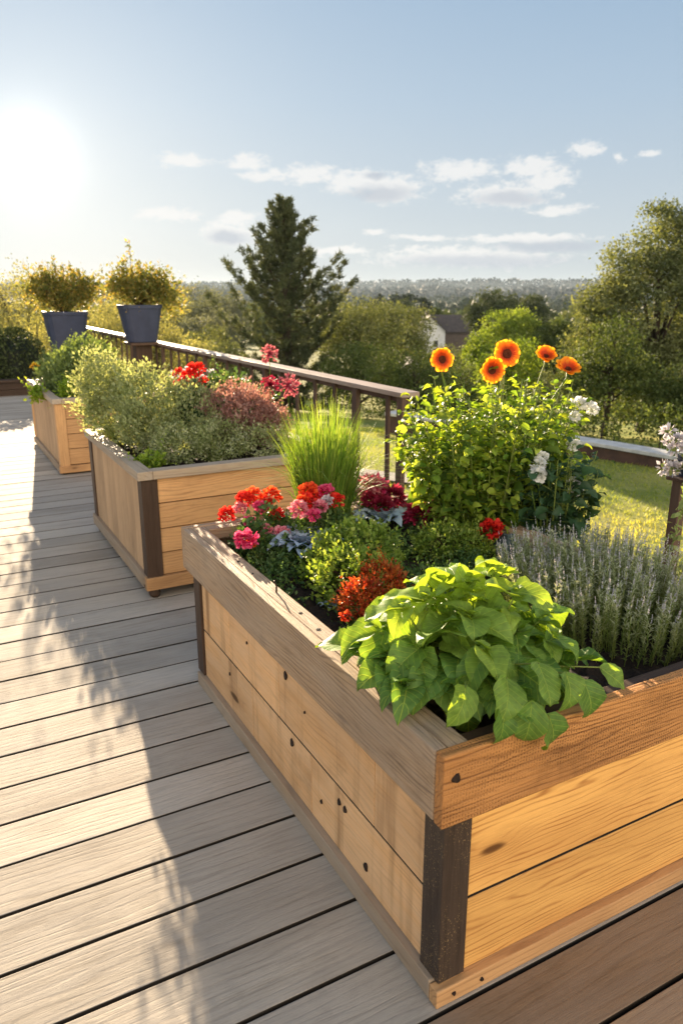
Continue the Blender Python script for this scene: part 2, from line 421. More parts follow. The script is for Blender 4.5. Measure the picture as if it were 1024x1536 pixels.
# side boards (left): two courses of panels with vertical joints
zs = [.058, .272, .5369]
def side_course(xw, za, zb, cuts, first):
    for i in range(len(cuts) - 1):
        mm = MB(); mm.box((xw, cuts[i] + .0014, za), (xw + .03, cuts[i + 1] - .0014, zb), 'y', r=random.uniform(.25, .95))
        mm.build('side_board', W_SIDE, P1, bevel=.0015)
ya, yb = Y0 + IN + PW - .002, Y1 - IN - PW * .5 - .006
side_course(X0 + IN + .006, zs[0], zs[1] - .004, [ya, ya + .62, ya + 1.11, yb], 0)
side_course(X0 + IN + .006, zs[1] + .004, zs[2], [ya, ya + .24, ya + .86, ya + 1.33, yb], 1)
# front boards
m = MB(); m.box((X0 + IN + PW - .002, Y0 + IN + .006, .052), (X1 - IN - PW, Y0 + IN + .035, .261), 'x', r=.35); m.build('front_board', W_PINE, P1, bevel=.003)
m = MB(); m.box((X0 + IN + PW - .002, Y0 + IN + .006, .270), (X1 - IN - PW, Y0 + IN + .035, zt), 'x', r=.8); m.build('front_board', W_PINE, P1, bevel=.003)
m = MB()
m.box((X1 - IN - .035, Y0 + IN + PW, .058), (X1 - IN - .005, Y1 - IN - PW, zt), 'y'); m.build('side_board', W_SIDE, P1)
m = MB(); m.box((X0 + IN + PW * .6, Y1 - IN - .035, .058), (X1 - IN - PW, Y1 - IN - .005, zt), 'x'); m.build('back_board', W_SIDE, P1)
# dark core so no light shows through the joints
m = MB(); m.box((X0 + IN + .037, Y0 + IN + .037, .05), (X1 - IN - .037, Y1 - IN - .037, .5)); m.build('inner_lining', M_GAP, P1)
# base rails
m = MB(); m.box((X0 + .026, Y0 + .058, .0), (X0 + .06, Y1 - .03, .056), 'y'); m.build('base_rail', W_BASE, P1, bevel=.003)
m = MB(); m.box((X0 + .026, Y0 + .024, .0), (X1 - .03, Y0 + .056, .050), 'x', r=.6); m.build('base_rail', W_CEDAR, P1, bevel=.003)
m = MB(); m.box((X1 - .06, Y0 + .058, .0), (X1 - .026, Y1 - .03, .056), 'y'); m.build('base_rail', W_BASE, P1, bevel=.003)
m = MB(); m.box((X0 + IN + PW, Y0 + IN + .0085, .258), (X1 - IN - PW - .002, Y0 + IN + .03, .273)); m.build('gap_shade_strip', M_GAP, P1)  # dark strip standing in for the shade inside the front board gap
m = MB(); m.box((X0 + IN + .0085, ya + .001, .268), (X0 + IN + .03, yb - .001, .276)); m.build('gap_shade_strip', M_GAP, P1)  # same painted gap shade between the side courses
# bolt holes and knot holes
for (yy, zz, rr) in ((1.42, .50, .008), (1.50, .118, .0105), (1.62, .222, .009), (1.655, .224, .009), (2.02, .46, .012), (2.06, .33, .0), (1.98, .235, .0115), (1.77, .15, .006), (2.56, .21, .006), (2.36, .43, .005), (1.88, .40, .004)):
    if rr: mm = MB(); disc(mm, (X0 + IN + .0052, yy, zz), rr, 'x', ell=1.3); mm.build('knot_hole', M_HOLE, P1)
mm = MB(); disc(mm, (X0 + .032, Y0 - .0008, H1 - .058), .0115, 'y'); mm.build('bolt', M_HOLE, P1)
for xx in (X0 + .075, X0 + .16): mm = MB(); disc(mm, (xx, Y0 + .0232, .026), .0055, 'y'); mm.build('bolt', M_HOLE, P1)
for (yy, rr) in ((1.80, .007), (1.93, .006), (2.31, .005), (2.45, .005)):
    mm = MB(); c = (X0 + .05 + .01 * random.random(), yy, H1 - .0015); mm.lathe(c, [(rr, -.001), (rr * 1.1, .0002), (rr * .7, .0008)], 10); mm.build('knot_hole', M_HOLE, P1)
mm = MB(); mm.tube([(X0 + .062, 2.115, H1 - .005), (X0 + .064, 2.117, H1 + .018), (X0 + .058, 2.122, H1 + .036)], [.0035, .003, .0022], 6); mm.build('bent_nail', M_IRON, P1)
soil('soil', X0 + RW - .03, X1 - RW + .03, Y0 + .06, Y1 - RW + .03, .62, P1)

# ------------------------------------------------------------------ the two planters behind
def planter_b(x0, x1, y0, y1, h, label, footh, front_cuts, closed_post=W_DARK2, postw=.085, zmin=.085):
    P = empty('wooden_planter', ((x0 + x1) / 2, (y0 + y1) / 2, 0), label, 'planter')
    t, rw, ins = .048, .082, .022
    for (lo, hi, ax) in (((x0, y0, h - t), (x0 + rw, y1, h), 'y'), ((x0 + rw + .001, y0, h - t), (x1 - rw - .001, y0 + rw, h - .001), 'x'),
                         ((x1 - rw, y0, h - t), (x1, y1, h), 'y'), ((x0 + rw + .001, y1 - rw, h - t), (x1 - rw - .001, y1, h - .001), 'x')):
        m = MB(); m.box(lo, hi, ax); m.build('rim_board', W_CRIM, P, bevel=.004)
    z1 = h - t - .001
    for (px, py) in ((x0 + ins, y0 + ins), (x0 + ins, y1 - ins - postw), (x1 - ins - postw, y0 + ins), (x1 - ins - postw, y1 - ins - postw)):
        m = MB(); m.box((px - .003, py - .003, zmin + .03), (px + postw, py + postw, z1), 'z', r=.6); m.build('corner_post', closed_post, P, bevel=.003)
    n = max(4, int((y1 - y0 - 2 * postw) / .16)); ys = np.linspace(y0 + ins + postw + .002, y1 - ins - postw - .004, n + 1)
    for i in range(n):
        m = MB(); m.box((x0 + ins + .006, ys[i] + .0006, zmin + .05), (x0 + ins + .03, ys[i + 1] - .0006, z1), 'z', r=random.uniform(.3, .8)); m.build('side_board', W_CSIDE, P, bevel=.001)
    for i in range(len(front_cuts) - 1):
        m = MB(); m.box((x0 + ins + postw + .002, y0 + ins + .006, front_cuts[i] + .004), (x1 - ins - postw - .002, y0 + ins + .03, front_cuts[i + 1] - .002), 'x'); m.build('front_board', W_CEDAR, P, bevel=.002)
    m = MB(); m.box((x1 - ins - .03, y0 + ins + postw, zmin + .05), (x1 - ins - .006, y1 - ins - postw, z1), 'y'); m.build('side_board', W_CSIDE, P)
    m = MB(); m.box((x0 + ins + postw, y1 - ins - .03, zmin + .05), (x1 - ins - postw, y1 - ins - .006, z1), 'x'); m.build('back_board', W_CEDAR, P)
    m = MB(); m.box((x0 + ins + .034, y0 + ins + .034, zmin + .02), (x1 - ins - .034, y1 - ins - .034, h - .2)); m.build('inner_lining', M_GAP, P)
    m = MB(); m.box((x0 + .006, y0 + .046, footh), (x0 + .045, y1 - .01, zmin + .048), 'y'); m.build('base_rail', W_BASE, P, bevel=.003)
    m = MB(); m.box((x0 + .006, y0 + .006, footh), (x1 - .01, y0 + .044, zmin + .046), 'x'); m.build('base_rail', W_CEDAR, P, bevel=.003)
    for (px, py) in ((x0 + .06, y0 + .06), (x0 + .06, y1 - .06), (x1 - .06, y0 + .06), (x1 - .06, y1 - .06)):
        m = MB(); m.lathe((px, py, 0), [(.018, 0), (.030, .01), (.034, footh * .5), (.028, footh * .8), (.03, footh + .004)], 14); m.build('foot', W_DARK2, P, smooth=True)
    soil('soil', x0 + rw - .03, x1 - rw + .03, y0 + rw - .03, y1 - rw + .03, h - .07, P)
    return P
P2 = planter_b(.905, 2.12, 3.93, 5.43, .735, 'middle cedar planter box on small bun feet with dark corner post', .058, [.132, .262, .40, .545, .686])
P3 = planter_b(.965, 2.17, 7.30, 9.15, .716, 'farthest cedar planter box at the end of the row, below the dark pot', .02, [.09, .24, .38, .52, .666], closed_post=W_CEDAR, zmin=.04)

# ------------------------------------------------------------------ railing
def railing():
    xr, ht = 2.94, .945
    Rl = empty('deck_railing', (xr, 10, 0), 'long brown wooden railing with flat handrail along the deck edge', 'railing')
    m = MB(); m.box((xr - .075, 4.42, ht), (xr + .075, 17.0, ht + .036), 'y'); m.build('top_rail', W_RAIL, Rl, bevel=.005)
    m = MB(); m.box((xr - .022, 4.44, ht - .045), (xr + .022, 17.0, ht - .002), 'y'); m.build('fascia', W_BAL, Rl, bevel=.003)
    m = MB(); m.box((xr - .02, 4.32, .09), (xr + .02, 17.0, .15), 'y'); m.build('bottom_rail', W_BAL, Rl, bevel=.003)
    ys = [4.47, 4.66] + [5.12 + .36 * k for k in range(0, 33)]
    for i, yv in enumerate(ys):
        post = (i == 0) or (i - 2) % 5 == 0
        w = .036 if post else .021
        m = MB(); m.box((xr - .025 - w, yv - w, -.02), (xr - .0245, yv + w, ht - .001), 'z')
        m.build('post' if post else 'baluster', W_BAL, Rl, bevel=.003)
railing()

# ------------------------------------------------------------------ pots on pedestals
def pot(c, r0, r1, h, label, plab):
    ped = empty('pedestal', (c[0], c[1], 0), plab, 'pedestal')
    zt = c[2]
    m = MB(); m.box((c[0] - .11, c[1] - .11, .0), (c[0] + .11, c[1] + .11, zt - .04), 'z'); m.build('column', W_DARK2, ped, bevel=.006)
    m = MB(); m.box((c[0] - .20, c[1] - .20, zt - .038), (c[0] + .20, c[1] + .20, zt - .002), 'x'); m.build('top_board', W_DARK2, ped, bevel=.006)
    P = empty('plant_pot', c, label, 'plant pot')
    prof = [(r0 * .96, 0), (r0, .012), (r1, h - .05), (r1 * 1.035, h - .048), (r1 * 1.045, h - .004), (r1 * 1.03, h), (r1 * .95, h), (r1 * .92, h - .06)]
    m = MB(); m.lathe(c, prof, 32, sq=.62); m.build('pot_body', M_POT, P, smooth=False, bevel=.004)
    m = MB(); m.lathe((c[0], c[1], c[2] + h - .06), [(r1 * .9, 0), (r1 * .5, .02), (.01, .03)], 20, jitter=.006); m.build('soil', M_SOIL, P)
    return P
pot((1.97, 12.5, .73), .235, .315, .64, 'dark grey tapered pot in the sun haze, left of the two raised pots', 'square brown wooden stand carrying the left dark pot')
pot((2.70, 10.85, .985), .195, .275, .50, 'slate blue tapered pot above the handrail, right of the two raised pots', 'square brown wooden stand carrying the right slate pot')

# ================================================================== PLANTS
def unit(v): return v / (np.linalg.norm(v, axis=-1, keepdims=True) + 1e-9)
def rdir(n, up=0.): 
    v = rng.normal(0, 1, (n, 3)); v = unit(v); v[:, 2] += up; return unit(v)

def blob_points(blobs, n, shell=.5, zmin=None):
    """points inside ellipsoids, denser near the shell; returns pos, outward"""
    vol = np.array([(b[3] * b[4] * b[5]) ** .67 for b in blobs]); k = rng.choice(len(blobs), n, p=vol / vol.sum())
    B = np.array(blobs, float)[k]
    d = rdir(n); rad = shell + (1 - shell) * rng.random(n) ** .6
    p = B[:, :3] + d * rad[:, None] * B[:, 3:6]
    if zmin is not None:
        low = p[:, 2] < zmin; p[low, 2] = zmin + rng.random(low.sum()) * .03
    o = unit(d / B[:, 3:6])
    return p, o

def clumpy(blobs, nclump, per, rc, shell=.6, zmin=None, flat=1.):
    c, o = blob_points(blobs, nclump, shell, zmin)
    p = np.repeat(c, per, 0) + rng.normal(0, 1, (nclump * per, 3)) * rc * np.array([1, 1, flat])
    oo = unit(np.repeat(o, per, 0) + rng.normal(0, .45, (nclump * per, 3)))
    r = np.repeat(rng.random(nclump), per) * .6 + rng.random(nclump * per) * .4
    return p, oo, r, c

def stems_to(mb, base, tips, rad=.002, bend=.15, n=5):
    for t in tips:
        b = np.array(base[rng.integers(len(base))] if isinstance(base, list) else base, float)
        t = np.array(t, float); u = np.linspace(0, 1, n)[:, None]
        q = b + (t - b) * u; L = np.linalg.norm(t - b)
        q[:, 2] += (np.sin(u[:, 0] * math.pi) * L * bend)
        mb.tube(q, np.linspace(rad, rad * .4, n), 4)

def shrub(name, loc, blobs, label, cat, mat, nclump, per, rc, leaf, tmpl=OVAL, shell=.55, zmin=None, group=None, upb=.5, stem=M_TWIG, nst=30, srad=.003, flat=1.):
    P = empty(name, loc, label, cat, group)
    p, o, r, c = clumpy(blobs, nclump, per, rc, shell, zmin, flat)
    tip = unit(o + rng.normal(0, .5, o.shape) + np.array([0, 0, upb])); nr = unit(rng.normal(0, .6, o.shape) + np.array([0, 0, 1.]) + o * .4)
    m = MB(); m.inst(tmpl, p, tip, nr, leaf * rng.uniform(.6, 1.25, len(p)), r)
    ns = max(4, int(nclump * .16)); idx = rng.choice(len(c), ns); k_ = 11
    oc = o.reshape(nclump, per, 3).mean(1)[idx]; dd = unit(oc + rng.normal(0, .35, (ns, 3)) + np.array([0, 0, .55])); ln = leaf * rng.uniform(2.5, 6.5, ns)
    u = np.tile(np.linspace(.1, 1, k_), ns)[:, None]; q = np.repeat(c[idx], k_, 0) + np.repeat(dd * ln[:, None], k_, 0) * u
    tp = unit(np.repeat(dd, k_, 0) * .6 + rng.normal(0, .6, (ns * k_, 3))); m.inst(tmpl, q, tp, rdir(ns * k_, .6), leaf * (1.1 - .55 * u[:, 0]) * rng.uniform(.7, 1.1, ns * k_), rng.random(ns * k_) * .4 + .6 * u[:, 0])
    m.build('foliage', mat, P, smooth=True)
    if nst:
        s = MB(); idx = rng.choice(len(c), min(nst, len(c)), replace=False)
        stems_to(s, loc, c[idx], srad); s.build('stems', stem, P, smooth=True)
    return P

# --- leaf materials
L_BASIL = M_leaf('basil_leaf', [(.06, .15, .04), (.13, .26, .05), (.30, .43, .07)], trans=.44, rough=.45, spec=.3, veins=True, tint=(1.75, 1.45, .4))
L_LIME = M_leaf('lime_leaf', [(.10, .20, .025), (.22, .34, .04), (.40, .50, .08)], trans=.5, tint=(1.6, 1.35, .4))
L_DARKG = M_leaf('dark_rose_leaf', [(.03, .07, .03), (.05, .11, .04)], trans=.25)
L_BOX = M_leaf('small_shrub_leaf', [(.07, .14, .02), (.20, .30, .045), (.46, .54, .13)], trans=.4, tint=(1.4, 1.25, .45))
L_GER = M_leaf('geranium_leaf', [(.05, .11, .03), (.09, .17, .05), (.16, .24, .07)], trans=.35)
L_SAGE = M_leaf('pale_airy_leaf', [(.17, .22, .09), (.31, .37, .17), (.48, .52, .30)], trans=.45, tint=(1.25, 1.1, .6))
L_THYME = M_leaf('thyme_leaf', [(.15, .20, .07), (.31, .36, .15), (.60, .62, .42)], trans=.35, tint=(1.2, 1.1, .6))
L_PINK = M_leaf('pinkish_shrub_leaf', [(.20, .10, .08), (.36, .20, .17), (.52, .34, .30)], trans=.4, tint=(1.3, 1., .8))
L_COL = M_leaf('red_bronze_leaf', [(.24, .035, .02), (.42, .06, .02), (.55, .16, .03), (.22, .17, .03)], trans=.4, tint=(1.4, .9, .6))
L_SILV = M_leaf('powder_blue_leaf', [(.32, .43, .55), (.46, .56, .68)], trans=.15, tint=(1, 1, 1), rough=.7)
L_ROSM = M_leaf('rosemary_leaf', [(.10, .15, .04), (.24, .29, .11), (.58, .60, .50)], trans=.4, tint=(1.3, 1.2, .6))
L_SPIKE = M_leaf('silver_spike', [(.50, .48, .52), (.68, .66, .68), (.40, .42, .36)], trans=.4, tint=(1.1, 1, 1.), rough=.8)
L_GRASS = M_leaf('grass_blade', [(.09, .19, .03), (.18, .30, .04), (.36, .44, .10)], trans=.42, tint=(1.3, 1.2, .45))
L_YEL = M_leaf('golden_leaf', [(.09, .13, .04), (.20, .22, .06), (.48, .34, .10)], trans=.5, tint=(1.3, 1.1, .5))
L_VINE = M_leaf('vine_leaf', [(.22, .30, .10), (.40, .46, .2)], trans=.45)
F_OR = None
def M_petal(name, inner, mid, outer, a=.25, b=.7, trans=.4, tint=(1.2, 1.05, .8)):
    m, nt, out = newmat(name); n = N(nt)
    g = n.attr('gco', True); sep = n.n('ShaderNodeSeparateXYZ'); n.link(g, sep.inputs[0])
    r = n.attr('rnd')
    y = n.math('ADD', sep.outputs[1], n.math('MULTIPLY', n.math('SUBTRACT', r, .5), .22))
    col = n.ramp(y, [(0, inner), (a, inner), ((a + b) / 2, mid), (b, outer), (1, outer)])
    st = n.math('SINE', n.math('MULTIPLY', sep.outputs[0], 90.))
    col = n.mix(n.math('MULTIPLY', n.smooth(st, .2, 1.), .2), col, inner)
    p = n.bsdf(None, col, .55, None, .25)
    t = n.n('ShaderNodeBsdfTranslucent'); n.put(t.inputs[0], n.mix(1., col, tint, 'MULTIPLY'))
    mx = n.n('ShaderNodeMixShader'); mx.inputs[0].default_value = trans
    n.link(p, mx.inputs[1]); n.link(t.outputs[0], mx.inputs[2]); n.link(mx.outputs[0], out.inputs[0])
    return m
F_ORANGE = M_petal('orange_petal', (.55, .06, .008), (.85, .22, .01), (.95, .46, .02), .36, .95)
F_RED = M_petal('red_petal', (.40, .01, .01), (.72, .02, .02), (.80, .05, .03))
F_SCAR = M_petal('scarlet_petal', (.50, .02, .01), (.80, .07, .02), (.85, .14, .04))
F_MAG = M_petal('magenta_petal', (.50, .01, .10), (.72, .04, .20), (.80, .14, .30))
F_PINK = M_petal('pink_petal', (.50, .06, .14), (.72, .18, .28), (.80, .36, .42))
F_BURG = M_petal('burgundy_petal', (.14, .004, .02), (.30, .012, .05), (.42, .04, .10))
F_WHITE = M_petal('white_petal', (.70, .70, .60), (.80, .80, .78), (.85, .85, .84), tint=(1, 1, 1))
F_PALE = M_petal('pale_lilac_petal', (.50, .44, .46), (.66, .60, .62), (.74, .70, .72), tint=(1, 1, 1))
F_YEL = M_petal('yellow_petal', (.60, .30, .02), (.80, .50, .03), (.85, .62, .06))
M_CENTER = M_plain('flower_centre', (.17, .035, .010), (.06, .014, .006), 300., .9, .003)

def frame(nv):
    nv = np.array(nv, float); nv /= np.linalg.norm(nv)
    a = np.cross(nv, (0, 0, 1)) if abs(nv[2]) < .95 else np.cross(nv, (1, 0, 0)); a /= np.linalg.norm(a)
    return a, np.cross(nv, a), nv

def daisy(parent, c, nv, rad, mat, petals=18, layers=2, cup=.15, centre=.36, cmat=M_CENTER, name='flower_head'):
    a, b, nv = frame(nv); c = np.array(c, float)
    m = MB(); pos, tip, nr, sz = [], [], [], []
    for L in range(layers):
        for k in range(petals):
            t = 2 * math.pi * (k + .5 * L + random.uniform(-.2, .2)) / petals
            d = a * math.cos(t) + b * math.sin(t)
            q = cup + .16 * L + random.uniform(-.12, .12)
            pos.append(c + d * rad * centre * .55 + nv * .002 * L); tip.append(d + nv * q); nr.append(nv - d * q); sz.append(rad * (1 - centre * .55) * random.uniform(.80, 1.08) * (1 - .12 * L))
    m.inst(PETAL, pos, tip, nr, np.array(sz), None, width=1.35)
    o = m.build(name, mat, parent, smooth=True)
    cm = MB(); V = []; n = 16
    prof = [(1., -.1), (1.0, .12), (.8, .25), (.55, .26), (.3, .18), (.05, .16)]
    for rr, z in prof:
        for j in range(n):
            t = 2 * math.pi * j / n
            V.append(c + (a * math.cos(t) + b * math.sin(t)) * rr * rad * centre + nv * z * rad * centre * 1.1)
    F = [(i * n + j, i * n + (j + 1) % n, (i + 1) * n + (j + 1) % n, (i + 1) * n + j) for i in range(5) for j in range(n)] + [tuple(range(n)), tuple(5 * n + j for j in range(n))]
    cm.add(V, F)
    # stubby florets over the disc
    k = 90; rr = np.sqrt(rng.random(k)) * rad * centre; tt = rng.random(k) * 6.283
    pp = c + (np.cos(tt)[:, None] * a + np.sin(tt)[:, None] * b) * rr[:, None] + nv * rad * centre * .2
    cm.inst(NEEDLE, pp, unit(np.tile(nv, (k, 1)) + rng.normal(0, .4, (k, 3))), rng.normal(0, 1, (k, 3)), rad * .12, None, width=3.)
    cm.build('flower_centre', cmat, o, smooth=True)
    return o

def pompon(parent, c, rad, mat, n=70, name='flower_head', tmpl=RPETAL, flat=.75, size=.5, up=.35):
    """dense round flower head of many petals"""
    d = rdir(n, up); c = np.array(c, float)
    p = c + d * rad * rng.uniform(.35, .75, n)[:, None] * np.array([1, 1, flat])
    m = MB(); m.inst(tmpl, p, unit(d + rng.normal(0, .35, (n, 3))), unit(rng.normal(0, .6, (n, 3)) + np.array([0, 0, 1.])), rad * size * rng.uniform(.7, 1.2, n))
    return m.build(name, mat, parent, smooth=True)

# ---------------- front planter plants
# large leafy basil-like plant spilling over the near rim
def big_leaf_plant():
    c = np.array([1.125, 1.41, .60])
    P = empty('leafy_herb', c, 'big bright green broad-leaved herb spilling over the near corner of the front planter', 'leafy plant')
    sm = MB(); groups = [([], [], [], [], []) for _ in range(8)]
    nonlocal_r = []
    def leaf(pos, tip, nr, s, hang=False):
        tip = unit(np.array(tip, float)); e = pos + tip * s
        if not hang and (e[0] < X0 + .11 or e[1] < Y0 + .10) and e[2] < .775: tip[2] = (.785 - pos[2]) / s; pos = np.array([pos[0], pos[1], max(pos[2], .765)]); nr = np.array([0, 0, 1.]) + rng.normal(0, .15, 3)
        nonlocal_r.append(0); k = random.randrange(8); g = groups[k]; g[4].append(float(np.clip((pos[2] - .66) / .24, 0, 1) * .75 + random.random() * .25)); g[0].append(pos); g[1].append(tip); g[2].append(nr); g[3].append(s)  # leaf colour by height: sunlit yellow above, shade below painted in
    nst = 54
    for i in range(nst):
        t = i / nst; az = i * 2.399; inc = (t ** .62) * 1.22
        d = np.array([math.cos(az) * math.sin(inc), math.sin(az) * math.sin(inc), math.cos(inc)])
        ell = np.array([.305, .26, .325]) * (1 + random.uniform(-.26, .12))
        tip = c + d * ell + np.array([0, 0, .02])
        base = c + np.array([math.cos(az) * .05, math.sin(az) * .05, .0])
        u = np.linspace(0, 1, 6)[:, None]
        q = base + (tip - base) * u; q[:, 2] += np.sin(u[:, 0] * math.pi) * .04
        sm.tube(q, np.linspace(.0042, .002, 6), 6)
        dirh = unit(np.array([d[0], d[1], 0.01]))
        # terminal pair + small ones
        for k in range(4):
            a2 = az + k * 1.571 + random.uniform(-.3, .3)
            if k in (1, 3) and random.random() < .25: continue
            dd = np.array([math.cos(a2), math.sin(a2), 0]) * .75 + dirh * (.55 + .35 * inc)
            dd[2] = .62 - .95 * inc + random.uniform(-.3, .2)
            nr = np.array([0, 0, 1.]) + d * .5 + rng.normal(0, .42, 3)
            leaf(tip - d * .008 * k, dd, nr, random.uniform(.072, .126) * (1 if k != 3 else .7))
        for k in range(3):
            u0 = random.uniform(.45, .85); p = base + (tip - base) * u0 + np.array([0, 0, math.sin(u0 * math.pi) * .04])
            a2 = az + random.uniform(-1.6, 1.6)
            dd = np.array([math.cos(a2), math.sin(a2), random.uniform(-.35, .2)])
            leaf(p, dd, np.array([0, 0, 1.]) + d * .4 + rng.normal(0, .5, 3), random.uniform(.06, .108))
        for k in range(3):   # young tip leaves
            a2 = az + random.uniform(0, 6.28)
            leaf(tip + np.array([0, 0, .006]), np.array([math.cos(a2), math.sin(a2), 1.0]), np.array([-math.cos(a2), -math.sin(a2), .7]), random.uniform(.022, .045))
    # leaves hanging over the front and left rims
    for (x, y, z, tx, ty, tz, s) in ((.985, 1.10, .795, -.12, -.42, -.9, .105), (1.045, 1.075, .80, -.30, -.30, -1., .115), (1.085, 1.06, .765, .35, -.20, -1., .115), (1.15, 1.085, .84, -.15, -.65, -.6, .10), (1.215, 1.09, .80, .15, -.45, -.8, .11),
                                     (1.10, 1.12, .86, -.25, -.75, -.35, .12), (1.02, 1.13, .84, -.4, -.7, -.45, .115), (.94, 1.17, .82, -.5, -.6, -.3, .11),(1.30, 1.12, .80, .6, -.5, -.5, .09)):
        p = np.array([x, y, z]); d = unit(p - c); base = c + np.array([d[0], d[1], 0]) * .05
        sm.tube([base, base * .5 + p * .5 + np.array([0, 0, .07]), p + np.array([0, 0, .004])], [.003, .0025, .0018], 5)
        leaf(p, (tx, ty, tz), (tx * .6 + random.uniform(-.35, .35), -.9, .35 + random.uniform(-.1, .4)), s * .84, True)
    for q in range(16):
        a2 = 2.6 + q * .17; p = c + np.array([math.cos(a2) * .17, math.sin(a2) * .17, .16 + .05 * math.sin(q * 2.1)]); base = c.copy()
        sm.tube([base, (base + p) / 2 + np.array([0, 0, .03]), p], [.003, .0025, .0018], 5)
        leaf(p, (math.cos(a2), math.sin(a2), -.25), (math.cos(a2) * .5, math.sin(a2) * .5, 1.), random.uniform(.10, .13))
    m = MB()
    for k, g in enumerate(groups):
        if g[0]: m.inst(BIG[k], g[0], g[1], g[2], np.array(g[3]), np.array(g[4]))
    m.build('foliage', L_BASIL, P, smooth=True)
    sm.build('stems', M_STEM, P, smooth=True)
big_leaf_plant()

# silvery rosemary/lavender bush
def spiky_bush():
    c = np.array([1.85, 1.60, .61])
    P = empty('rosemary_bush', c, 'wide silvery green needle-leaved bush with upright lilac tips, right side of the front planter', 'herb bush')
    st = MB(); lf = MB(); sp = MB()
    lp, lt, ln_, ls, lr = [], [], [], [], []; sp_p, sp_t, sp_n, sp_s = [], [], [], []
    for i in range(680):
        a = random.uniform(0, 6.283); rr = math.sqrt(random.random())
        bx, by = min(2.02, c[0] + math.cos(a) * rr * .30), max(1.2, c[1] + math.sin(a) * rr * .36)
        lean = rr * .25
        h = random.uniform(.15, .25) * (1 - .25 * rr * rr) + .02
        tip = np.array([bx + math.cos(a) * lean * h + random.gauss(0, .008), by + math.sin(a) * lean * h + random.gauss(0, .008), .61 + h])
        base = np.array([bx, by, .60]); mid = (base + tip) / 2 + np.array([random.gauss(0, .006), random.gauss(0, .006), 0])
        q = np.array([base, mid, tip]); st.tube(q, [.0016, .0012, .0008], 3, cap=False)
        n = 58; u = rng.random(n); u = u ** .8
        p = base[None] * (1 - u[:, None]) ** 2 + 2 * mid[None] * (u * (1 - u))[:, None] + tip[None] * (u ** 2)[:, None]
        az = rng.random(n) * 6.283
        lp.append(p); lt.append(np.stack([np.cos(az), np.sin(az), rng.uniform(.4, 1.6, n)], 1)); ln_.append(np.stack([-np.cos(az), -np.sin(az), np.full(n, .5)], 1))
        ls.append(rng.uniform(.011, .021, n)); lr.append(np.clip(u * .7 + rng.random(n) * .3, 0, 1))
        if random.random() < .8:
            hh = random.uniform(.02, .055); k = 22; u = rng.random(k)
            d = unit(tip - base) + rng.normal(0, .04, 3); pp = tip + d * (u * hh)[:, None]
            az = rng.random(k) * 6.283
            sp_p.append(pp); sp_t.append(np.stack([np.cos(az) * .7, np.sin(az) * .7, np.full(k, 1.1)], 1)); sp_n.append(np.stack([-np.cos(az), -np.sin(az), np.full(k, .3)], 1)); sp_s.append((.0066 * (1.1 - u * .7)))
    C = np.concatenate
    lf.inst(TINY, C(lp), C(lt), C(ln_), C(ls), C(lr), width=.42)
    sp.inst(TINY, C(sp_p), C(sp_t), C(sp_n), C(sp_s))
    st.build('stems', M_STEM, P); lf.build('foliage', L_ROSM, P); sp.build('flower_spikes', L_SPIKE, P)
spiky_bush()

# low clipped green shrubs
shrub('low_shrub', (1.26, 2.24, .61), [(1.22, 2.14, .685, .15, .14, .10), (1.33, 2.32, .715, .16, .14, .10), (1.20, 2.33, .66, .10, .10, .07)],
      'dense small-leaved bright green mound beside the left rim of the front planter', 'shrub', L_BOX, 420, 16, .016, .019, TINY if False else OVAL, shell=.75, zmin=.62, upb=.7)
shrub('low_shrub', (1.78, 2.36, .61), [(1.74, 2.36, .67, .12, .09, .075), (1.86, 2.32, .66, .09, .08, .06)],
      'small green leafy mound between the crimson flower and the burgundy flowers', 'shrub', L_BOX, 230, 14, .014, .017, OVAL, shell=.75, zmin=.62, upb=.7)
shrub('ground_herb', (1.15, 2.55, .61), [(1.06, 2.55, .63, .10, .25, .05), (1.25, 2.62, .64, .12, .14, .05), (1.55, 2.5, .63, .15, .15, .05), (1.5, 2.1, .63, .14, .2, .04), (1.12, 1.9, .625, .1, .12, .035), (1.75, 2.2, .63, .12, .2, .04), (1.45, 1.85, .63, .12, .15, .035), (.98, 2.3, .625, .05, .2, .03)],
      'dark green creeping herb filling the soil along the left rim of the front planter', 'ground herb', L_GER, 640, 14, .018, .017, OVAL, shell=.3, zmin=.615, nst=0)
# red bronze foliage
shrub('red_foliage_plant', (1.18, 1.98, .61), [(1.13, 1.95, .70, .075, .06, .065), (1.24, 2.02, .71, .085, .06, .065), (1.12, 1.87, .655, .035, .04, .035)],
      'red and bronze fine-leaved plant between the green mound and the big herb', 'foliage plant', L_COL, 260, 12, .010, .014, OVAL, shell=.6, zmin=.62, upb=1., stem=M_STEM)
P = empty('red_bedding_flower', (1.045, 1.88, .61), 'single small scarlet flower low beside the left rim, left of the big herb', 'flower')
m = MB(); m.tube([(1.045, 1.88, .61), (1.04, 1.88, .68)], .002, 5); m.build('stem', M_STEM, P)
pompon(P, (1.035, 1.885, .69), .022, F_SCAR, 60)

